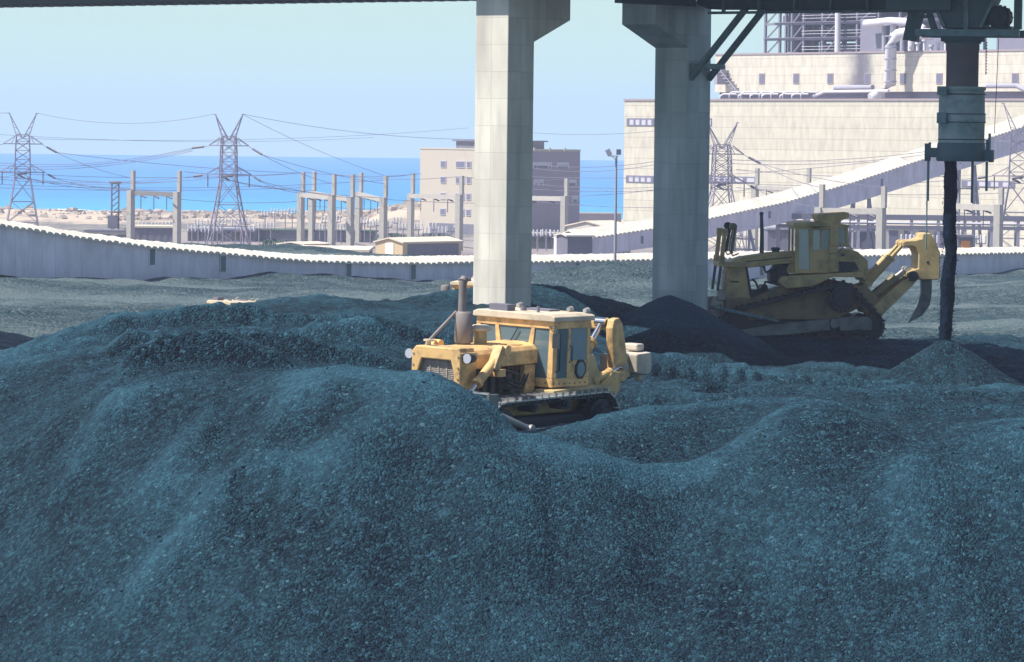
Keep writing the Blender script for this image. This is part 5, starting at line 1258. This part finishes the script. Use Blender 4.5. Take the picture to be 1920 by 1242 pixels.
# lattice pylons
TIPS = {}
def pylon(px, py_base_hint, D, label, yaw, sc=1.0):
    b0 = gp(px, D); ytop = py_base_hint
    top = zat(px, ytop, D); k_ = (top - b0.z) / 20.2
    r = empty('lattice_pylon', label, 'pylon', b0, (0, 0, yaw), 'lattice pylons of the power line')
    w0, w1, w2 = 3.1 * sc, 1.25 * sc, 1.1 * sc
    lev = [(0, w0), (3.4 * k_, w0 - (w0 - w1) * .33), (6.6 * k_, w0 - (w0 - w1) * .66), (10.2 * k_, w1), (11.6 * k_, w1), (13.0 * k_, w1 * .96), (14.4 * k_, w1 * .93), (15.8 * k_, w2), (16.8 * k_, w2 * .9)]
    tb = MB(); th = .16
    for i in range(len(lev) - 1):
        (z0, a), (z1, b) = lev[i], lev[i + 1]
        for sx, sy in ((-1, -1), (1, -1), (1, 1), (-1, 1)): tb.beam((sx * a, sy * a, z0), (sx * b, sy * b, z1), th)
        for s in (-1, 1):
            tb.beam((-a, s * a, z0), (b, s * b, z1), .09).beam((a, s * a, z0), (-b, s * b, z1), .09).beam((s * a, -a, z0), (s * b, b, z1), .09).beam((s * a, a, z0), (s * b, -b, z1), .09)
            tb.beam((-b, s * b, z1), (b, s * b, z1), .09).beam((s * b, -b, z1), (s * b, b, z1), .09)
    tb.build('tower', 'pylon_steel', r)
    for z, hw in ((11.1 * k_, 3.7 * sc), (15.4 * k_, 3.2 * sc)):
        ar = MB()
        for s in (-1, 1):
            for yy in (-1, 1): ar.beam((s * hw, 0, z), (0, yy * w1, z), .14).beam((s * hw, 0, z), (s * w1, yy * w1, z + 1.3), .1)
            ar.beam((s * hw * .6, -.4, z), (s * hw * .6, .4, z), .08).beam((s * hw * .6, 0, z), (s * w1, 0, z + 1.2), .08)
        ar.build('crossarm', 'pylon_steel', r)
        for s in (-1, 1):
            lo_ = z < 12 * k_
            for e_, dv_ in (('W', V((-2.8, .6, -.35))), ('E', V((2.3, -1.2, -1.25)))):
                if lo_ or (e_ == 'E') == (s > 0):
                    a_ = V((s * hw * (.35 if (e_ == 'E') != (s > 0) else 1), 0, z - .1)); b_ = a_ + dv_ * (.7 if lo_ else 1); m_ = a_.lerp(b_, .3)
                    MB().cyl(a_, m_, .04, n=6).cyl(m_, b_, .17, n=8).build('insulator', 'insulator', r)
                    TIPS[(label[:24], 'lo' if lo_ else 'hi', s, e_)] = Matrix.Translation(b0) @ Matrix.Rotation(yaw, 4, 'Z') @ b_
            if z < 12 * k_: MB().cyl((s * hw * .9, 0, z - .1), (s * hw * .9, 0, z - 2.0), .09, n=8).build('insulator', 'insulator', r)
    hn = MB(); zt2 = 16.8 * k_
    for s in (-1, 1):
        for yy in (-.5, .5): hn.beam((s * .1, yy * w2, zt2 - .5), (s * 2.2 * sc, yy * .2, 20.0 * k_), .11).beam((s * w2, yy * w2, zt2), (s * 2.2 * sc, yy * .2, 20.0 * k_), .08)
        for i in range(4):
            f_ = (i + .5) / 4; hn.beam((s * (.1 + 2.1 * sc * f_), -.5 * w2 * (1 - f_), zt2 - .5 + (20 * k_ - zt2 + .5) * f_), (s * (w2 + (2.2 * sc - w2) * f_), .5 * w2 * (1 - f_), zt2 + (20 * k_ - zt2) * f_), .07)
        hn.beam((s * 2.0 * sc, 0, 20.0 * k_), (s * 2.5 * sc, 0, 20.05 * k_), .1)
    hn.build('earth_horn', 'pylon_steel', r)
    return r
pylon(42, 211, 700, 'lattice pylon at the left edge standing before the beach', R(8))
pylon(428, 213, 680, 'lattice pylon with V shaped horns standing left of the concrete gantries', R(-5))
pylon(1352, 228, 640, 'lattice pylon right beside the shaded pier, against the cream plant wall', R(10), 1.05)
pylon(1908, 192, 600, 'lattice pylon at the right edge behind the loading spout', R(-8), 1.0)

# lines: sagging wires between points given by image place and distance
WIRE_LBL = {'sky': 'thin power line crossing the pale sky above the sea horizon', 'sea': 'thin power line strung across the sea behind the pylons', 'plant': 'thin power line strung across the cream power plant wall', 'drop': 'slanting power line dropping from a pylon arm to a concrete gantry'}
def wire(kind, a, b, sag=.6, r_=.043):
    A = P(*a) if isinstance(a, tuple) else a; B = P(*b) if isinstance(b, tuple) else b
    pts = [A.lerp(B, i / 20) - V((0, 0, sag * 4 * (i / 20) * (1 - i / 20))) for i in range(21)]
    m0 = A.copy(); o_ = MB().tube([p - m0 for p in pts], r_, 5).build('power_line', 'wire', loc=m0)
    tag(o_, WIRE_LBL[kind], 'power line', {'sky': 'lines high in the sky', 'sea': 'lines across the sea', 'plant': 'lines across the plant', 'drop': 'lines dropping to the gantries'}[kind])
tip = {}
for (l, lv, s, e_), v in TIPS.items(): tip[('abcd'[['lattice pylon at the lef', 'lattice pylon with V sha', 'lattice pylon right besi', 'lattice pylon at the rig'].index(l)], lv, s, e_)] = v
wire('sky', (68, 212, 700), (402, 214, 680), 1.6, .035); wire('sky', (-60, 206, 700), (18, 212, 700), .2, .035); wire('sky', (454, 214, 680), (905, 262, 720), 1.0, .035); wire('sky', (454, 214, 680), (722, 330, 715), .6, .035)
wire('sky', (975, 247, 700), (1330, 232, 640), 1, .035); wire('sky', (40, 260, 700), (880, 240, 900), 1.2, .03); wire('sky', (-40, 250, 760), (700, 258, 900), 1.2, .03)
for dy in (0, .35, .75): wire('sea', tip[('b', 'hi', -1, 'W')] + V((0, dy, -dy * .6)), (-60, 300 + dy * 14, 705), 1.6)
for lv, s, y in (('lo', -1, 326), ('lo', 1, 332)): wire('sea', tip[('b', lv, s, 'W')], (-40, y, 705), 1.2); wire('sea', tip[('a', lv, s, 'W')], (-90, y + 6, 720), .4)
wire('sea', tip[('a', 'hi', -1, 'W')], (-90, 285, 720), .4)
for (p_, lv, s), ends in ((('a', 'hi', 1), ((246, 334, 700), (560, 325, 735))), (('a', 'lo', 1), ((246, 356, 700), (333, 340, 700))), (('a', 'lo', -1), ((240, 358, 700), (333, 358, 700))), (('b', 'hi', 1), ((624, 345, 700), (721, 345, 715))), (('b', 'lo', 1), ((566, 362, 735), (664, 371, 705))), (('b', 'lo', -1), ((588, 358, 770), (716, 371, 715))),
                          (('c', 'hi', 1), ((1540, 352, 535), (1656, 352, 530))), (('c', 'lo', 1), ((1512, 352, 680), (1540, 389, 535))), (('c', 'lo', -1), ((1420, 349, 690),)), (('d', 'hi', 1), ((1990, 250, 560),)), (('d', 'lo', 1), ((1990, 330, 560),))):
    for e_ in ends: wire('drop', tip[(p_, lv, s, 'E')], e_, .45)
for a, b, s in (((-20, 322, 710), (560, 325, 735), .9), ((-20, 345, 710), (720, 338, 740), 1.0), ((-20, 352, 720), (570, 352, 740), .5), ((340, 374, 700), (560, 378, 740), .4), ((-20, 391, 760), (560, 397, 760), .3), ((570, 323, 735), (790, 326, 740), .6), ((632, 328, 700), (865, 331, 690), .6), ((721, 331, 715), (776, 326, 760), .2), ((720, 374, 700), (1060, 380, 740), .4), ((560, 385, 760), (790, 392, 760), .3), ((864, 331, 690), (1062, 336, 690), .5), ((345, 322, 700), (566, 324, 735), .6)):
    wire('sea', a, b, s)
wire('plant', tip[('c', 'hi', -1, 'W')], (1000, 308, 720), 1.0); wire('plant', tip[('c', 'hi', -1, 'W')] + V((0, .4, -.4)), (1000, 316, 720), 1.1); wire('plant', tip[('c', 'lo', -1, 'W')], (1000, 345, 720), .6); wire('plant', tip[('d', 'hi', -1, 'W')], (1370, 300, 640), 1.0); wire('plant', tip[('d', 'hi', -1, 'W')] + V((0, .4, -.4)), (1370, 307, 640), 1.0); wire('plant', tip[('d', 'lo', -1, 'W')], (1400, 345, 660), .6)
for a, b, s in (((995, 332, 720), (1765, 288, 640), 1.4), ((1000, 355, 720), (1340, 352, 640), .5), ((1000, 378, 720), (1340, 388, 640), .5), ((1380, 318, 640), (1800, 330, 620), .6), ((1380, 352, 620), (1890, 362, 600), .6), ((1000, 368, 730), (1230, 356, 660), .4)):
    wire('plant', a, b, s)

# concrete portal gantries of the substation
def gantry(label, pL, tL, DL, pR, tR, DR_, spL, spR, ins=3):
    a, b = gp(pL, DL), gp(pR, DR_)
    r = empty('concrete_gantry', label, 'gantry', (a.x, a.y, a.z), group='concrete gantries of the substation')
    tops = []
    for c, px, t, sp in ((a, pL, tL, spL), (b, pR, tR, spR)):
        zt_ = zat(px, t, c.y); o_ = V(c) - a; h = zt_ - a.z; T = Matrix.Translation((o_.x, o_.y, 0)) @ Matrix.Rotation(R(-28), 4, 'Z')
        pst = MB().box(-.42, .42, -.62, .62, min(0, o_.z) - .5, h, T).build('post', 'concrete', r)
        if sp:
            zs = zat(px + 6, sp, c.y) - a.z; T2 = Matrix.Translation((o_.x + .35, o_.y + .1, 0)) @ Matrix.Rotation(R(-28), 4, 'Z')
            MB().box(-.27, .27, -.34, .34, h, zs, T2).build('mast', 'concrete', pst)
        tops.append(V((o_.x, o_.y, h)))
    d = (tops[1] - tops[0]).normalized()
    MB().beam(tops[0] + d * .3 - V((0, 0, .45)), tops[1] - d * .3 - V((0, 0, .45)), .5, .75).build('beam', 'concrete', r)
    for i in range(ins):
        p = tops[0].lerp(tops[1], (i + .8) / (ins + .6)) - V((0, .3, .8))
        MB().cyl(p, p + V((.9, -.9, -.35)), .13, n=8).build('insulator', 'insulator', r)
        MB().cyl(p, p + V((0, 0, -2.2)), .07, n=8).build('insulator', 'insulator', r)
    return r
gantry('concrete portal frame between the two left pylons', 245, 357, 700, 332, 360, 700, 320, 321)
gantry('leftmost post and beam frame of the clustered concrete gantries', 564, 361, 735, 622, 366, 700, 323, 327)
gantry('middle concrete gantry with its beam running behind its neighbours', 585, 358, 770, 657, 370, 705, 322, 327)
gantry('right frame of the clustered concrete gantries', 673, 360, 770, 719, 371, 715, 324, 330)
gantry('concrete gantry in front of the cream office wall', 770, 363, 760, 861, 365, 690, 325, 330)
gantry('concrete gantry right of the sunlit pier before the shaded office wing', 935, 366, 740, 1058, 368, 690, 330, 335)
gantry('concrete gantry partly behind the roof of the inclined gallery', 1415, 347, 690, 1512, 352, 680, 316, 316)
gantry('concrete gantry standing just behind the cab of the far bulldozer', 1536, 389, 535, 1652, 390, 530, 346, 350)
gantry('concrete gantry at the right edge behind the falling coal', 1780, 380, 560, 1872, 384, 545, None, 352, 2)

# floodlight mast in front of the gallery
D_ = 345; z0 = coal_z(np.array([[P(1152, 500, D_).x]]), np.array([[float(D_)]]), False)[0, 0] - 1
fl_ = empty('floodlight_mast', 'tall thin floodlight mast with two lamps left of the cream power plant', 'floodlight', (P(1153, 500, D_).x, D_, z0))
h = zat(1153, 293, D_) - z0
MB().cyl((0, 0, 0), (0, 0, h), .13, .09, n=10).build('pole', 'steel_grey', fl_)
MB().beam((-.62, 0, h), (.15, 0, h), .07).beam((0, 0, h - .35), (-.35, 0, h), .05).build('arm', 'steel_grey', fl_)
MB().box(-.2, .2, -.14, .14, -.27, .27, Matrix.Translation((-.62, -.1, h + .28)) @ Matrix.Rotation(R(-28), 4, 'Y')).build('floodlight', 'steel_grey', fl_)
MB().box(0, .38, -.2, .15, h + .1, h + .55).build('floodlight', 'window_dark', fl_)

# lattice mast, tank, switchgear posts, shrubs
b0 = gp(216, 740)
lm = empty('lattice_mast', 'short dark lattice mast with a ring of lamps at its top near the beach', 'mast', b0)
t_ = MB(); hh = zat(216, 345, 740) - b0.z
for i in range(10):
    z0_, z1_ = hh * i / 10, hh * (i + 1) / 10
    for sx, sy in ((-1, -1), (1, -1), (1, 1), (-1, 1)): t_.beam((sx * .6, sy * .6, z0_), (sx * .6, sy * .6, z1_), .16)
    for s in (-1, 1): t_.beam((-.6, s * .6, z0_), (.6, s * .6, z1_), .12).beam((s * .6, -.6, z0_), (s * .6, .6, z1_), .12)
t_.build('tower', 'shed_dark', lm)
MB().lathe([(.7, hh), (1.15, hh + .15), (1.15, hh + .4), (.6, hh + .5)], n=12).lathe([(.7, hh * .5), (1.2, hh * .5 + .1), (1.2, hh * .5 + .25), (.6, hh * .5 + .3)], n=12).build('lamp_ring', 'shed_dark', lm)
MB().box(-1.1, .9, -.9, .9, 0, 1.9).box(-1.2, .5, -1, .8, 2.4, 4.6).build('equipment_box', 'shed_dark', lm)
for px, D_, w_, h0, lb in ((280, 790, 2.6, 1.8, 'dark equipment cabin under the portal beam at left'), (235, 780, 1.0, 1.6, 'dark small cabin beside the lattice mast')):
    b0 = gp(px, D_); e_ = empty('equipment_cabin', lb, 'cabin', b0)
    MB().box(-w_ / 2, w_ / 2, 0, 2, .3, h0).build('body', 'shed_dark', e_); MB().prism([(-w_ / 2 - .15, h0), (0, h0 + .3), (w_ / 2 + .15, h0)], -.15, 2.15, 'xz').build('roof', 'bush', e_)
    for s in (-1, 1): MB().box(s * w_ * .4 - .1, s * w_ * .4 + .1, .2, .4, -.3, .3).build('leg', 'concrete', e_)
def sw_post(px, D_, h0):
    b0 = gp(px, D_); e_ = empty('switchgear_post', 'slender steel switchgear post with stacked insulators among the substation frames', 'switchgear', b0, group='switchgear posts of the substation')
    MB().cyl((0, 0, 0), (0, 0, h0), .1, n=8).beam((-.7, 0, h0), (.7, 0, h0), .14).build('post', 'pylon_steel', e_)
    for s in (-.6, 0, .6):
        MB().lathe([(.1 + .07 * (i % 2), h0 + .1 + i * .13) for i in range(9)], (s, 0, 0), 8).build('insulator', 'steel_light', e_)
for px, D_, h0 in ((497, 800, 4.2), (515, 830, 4.4), (535, 810, 4.4), (548, 840, 4.4), (360, 720, 2.2), (385, 715, 2.2), (408, 725, 2.2), (452, 720, 2.4), (470, 730, 2.2), (600, 740, 2.4), (640, 745, 2.4), (695, 750, 3.0), (745, 780, 3.4), (800, 700, 2.6), (830, 705, 2.6), (1008, 690, 2.4), (1025, 700, 2.4), (1040, 690, 2.4), (1445, 640, 3.0), (1700, 560, 3.4), (1730, 565, 3.4), (1840, 560, 3.4), (268, 730, 2.4), (292, 735, 2.4), (312, 730, 2.6), (372, 740, 3.0), (396, 745, 3.0), (418, 740, 3.2), (442, 745, 3.0), (462, 750, 3.2), (486, 735, 2.6), (508, 740, 2.6), (610, 760, 3.6), (632, 765, 3.6), (655, 760, 3.4), (684, 765, 3.4), (706, 760, 3.2), (728, 745, 3.0), (756, 740, 2.8), (785, 735, 2.8), (812, 740, 2.8), (846, 730, 2.6), (1380, 640, 3.2), (1400, 645, 3.2), (1470, 640, 3.4), (1500, 640, 3.2), (1715, 580, 3.2), (1750, 575, 3.2)):
    sw_post(px, D_, h0)
def shrub(px, D_, rx_, rz_, lb):
    b0 = gp(px, D_); e_ = empty('shrub', lb, 'shrub', b0); MB().cyl((0, 0, -.2), (0, 0, rz_ * .7), .12, .05, n=7).build('stem', 'engine', e_)
    mb = MB(); rr = random.Random(int(px))
    for i in range(420):
        u = rr.uniform(-1, 1); v = rr.uniform(0, 1) ** .7; a = rr.uniform(0, 6.28); rad = math.sqrt(max(0, 1 - (v * .98) ** 2)) * rr.uniform(.6, 1.05)
        c = V((rad * rx_ * math.cos(a) * (1 + .25 * math.sin(3 * a)), rad * rx_ * math.sin(a), v * rz_ * 1.1)); s = rr.uniform(.12, .3)
        d1 = V((rr.gauss(0, 1), rr.gauss(0, 1), rr.gauss(0, 1))).normalized(); d2 = d1.orthogonal().normalized()
        mb.add([c - d1 * s, c + d2 * s * .7, c + d1 * s, c - d2 * s * .7], [(0, 1, 2, 3)])
    mb.build('foliage', 'bush', e_)
shrub(112, 680, 1.5, 2.2, 'round dark shrub on the sand above the gallery roof at left')
shrub(515, 660, 2.6, 1.7, 'broad low dark shrub left of the flat grey hut')
shrub(60, 760, 4.5, 1.0, 'low spreading scrub patch at the foot of the leftmost pylon')
shrub(735, 760, 4.0, 1.6, 'dark scrub behind the yellow hut')
shrub(820, 770, 4.5, 1.6, 'dark scrub below the office block')

# ------------------------------------------------------------------ air, sky, sun
EL, SUN = R(56), V((-.95, -.28, 0)).normalized()
hz = bpy.data.materials.new('haze_air'); hz.use_nodes = True; nt = hz.node_tree
nt.nodes.remove(nt.nodes["Principled BSDF"]); pv_ = nt.nodes.new("ShaderNodeVolumePrincipled")
pv_.inputs["Density"].default_value = 0.00023; pv_.inputs["Color"].default_value = (.62, .70, .95, 1); pv_.inputs["Anisotropy"].default_value = 0.0
nt.links.new(pv_.outputs[0], nt.nodes["Material Output"].inputs["Volume"])
M['haze_air'] = hz
ho = MB().box(-1600, 1600, -40, 4450, -29, 34).build('haze', 'haze_air'); ho['kind'] = 'stuff'; ho['label'] = 'pale haze in the air over the yard and shore'

w = bpy.data.worlds.new("World"); scene.world = w; w.use_nodes = True
nt = w.node_tree; N = nt.nodes; L = nt.links; bg = N["Background"]
sk = N.new("ShaderNodeTexSky"); sk.sky_type = 'NISHITA'; sk.sun_disc = False; sk.sun_elevation = EL
sk.sun_rotation = math.atan2(SUN.x, SUN.y); sk.dust_density = 1.0; sk.ozone_density = 3.0; sk.air_density = 1.0
tc = N.new("ShaderNodeTexCoord"); se = N.new("ShaderNodeSeparateXYZ"); L.new(tc.outputs["Generated"], se.inputs[0])
mx = N.new("ShaderNodeMath"); mx.operation = 'MAXIMUM'; mx.inputs[1].default_value = .03; L.new(se.outputs[2], mx.inputs[0])
cb = N.new("ShaderNodeCombineXYZ"); L.new(se.outputs[0], cb.inputs[0]); L.new(se.outputs[1], cb.inputs[1]); L.new(mx.outputs[0], cb.inputs[2])
L.new(cb.outputs[0], sk.inputs["Vector"])
# bright sea haze low in the sky, all round the horizon
hr_ = N.new("ShaderNodeMapRange"); hr_.interpolation_type = 'SMOOTHSTEP'; hr_.inputs[1].default_value = .02; hr_.inputs[2].default_value = .22; hr_.inputs[3].default_value = .94; hr_.inputs[4].default_value = 0; L.new(se.outputs[2], hr_.inputs[0])
tn = N.new("ShaderNodeMix"); tn.data_type = 'RGBA'; tn.inputs[7].default_value = (4.9, 6.9, 6.7, 1)
L.new(hr_.outputs[0], tn.inputs[0]); L.new(sk.outputs[0], tn.inputs[6]); L.new(tn.outputs[2], bg.inputs[0]); bg.inputs[1].default_value = .085
sun = bpy.data.lights.new("sun", 'SUN'); sun.energy = 5.0; sun.angle = R(.5); sun.color = (1, .93, .82)
so = bpy.data.objects.new("sun", sun); col.objects.link(so)
tosun = SUN * math.cos(EL) + V((0, 0, math.sin(EL)))
so.rotation_euler = tosun.to_track_quat('Z', 'Y').to_euler(); so.location = tosun * 200

vs_ = scene.view_settings; vs_.view_transform = 'Standard'; vs_.look = 'None'; vs_.gamma = 1; vs_.exposure = 0.60
scene.render.engine = 'CYCLES'
scene.cycles.volume_bounces = 1; scene.cycles.max_bounces = 6; scene.cycles.use_denoising = True
scene.cycles.volume_step_rate = 4
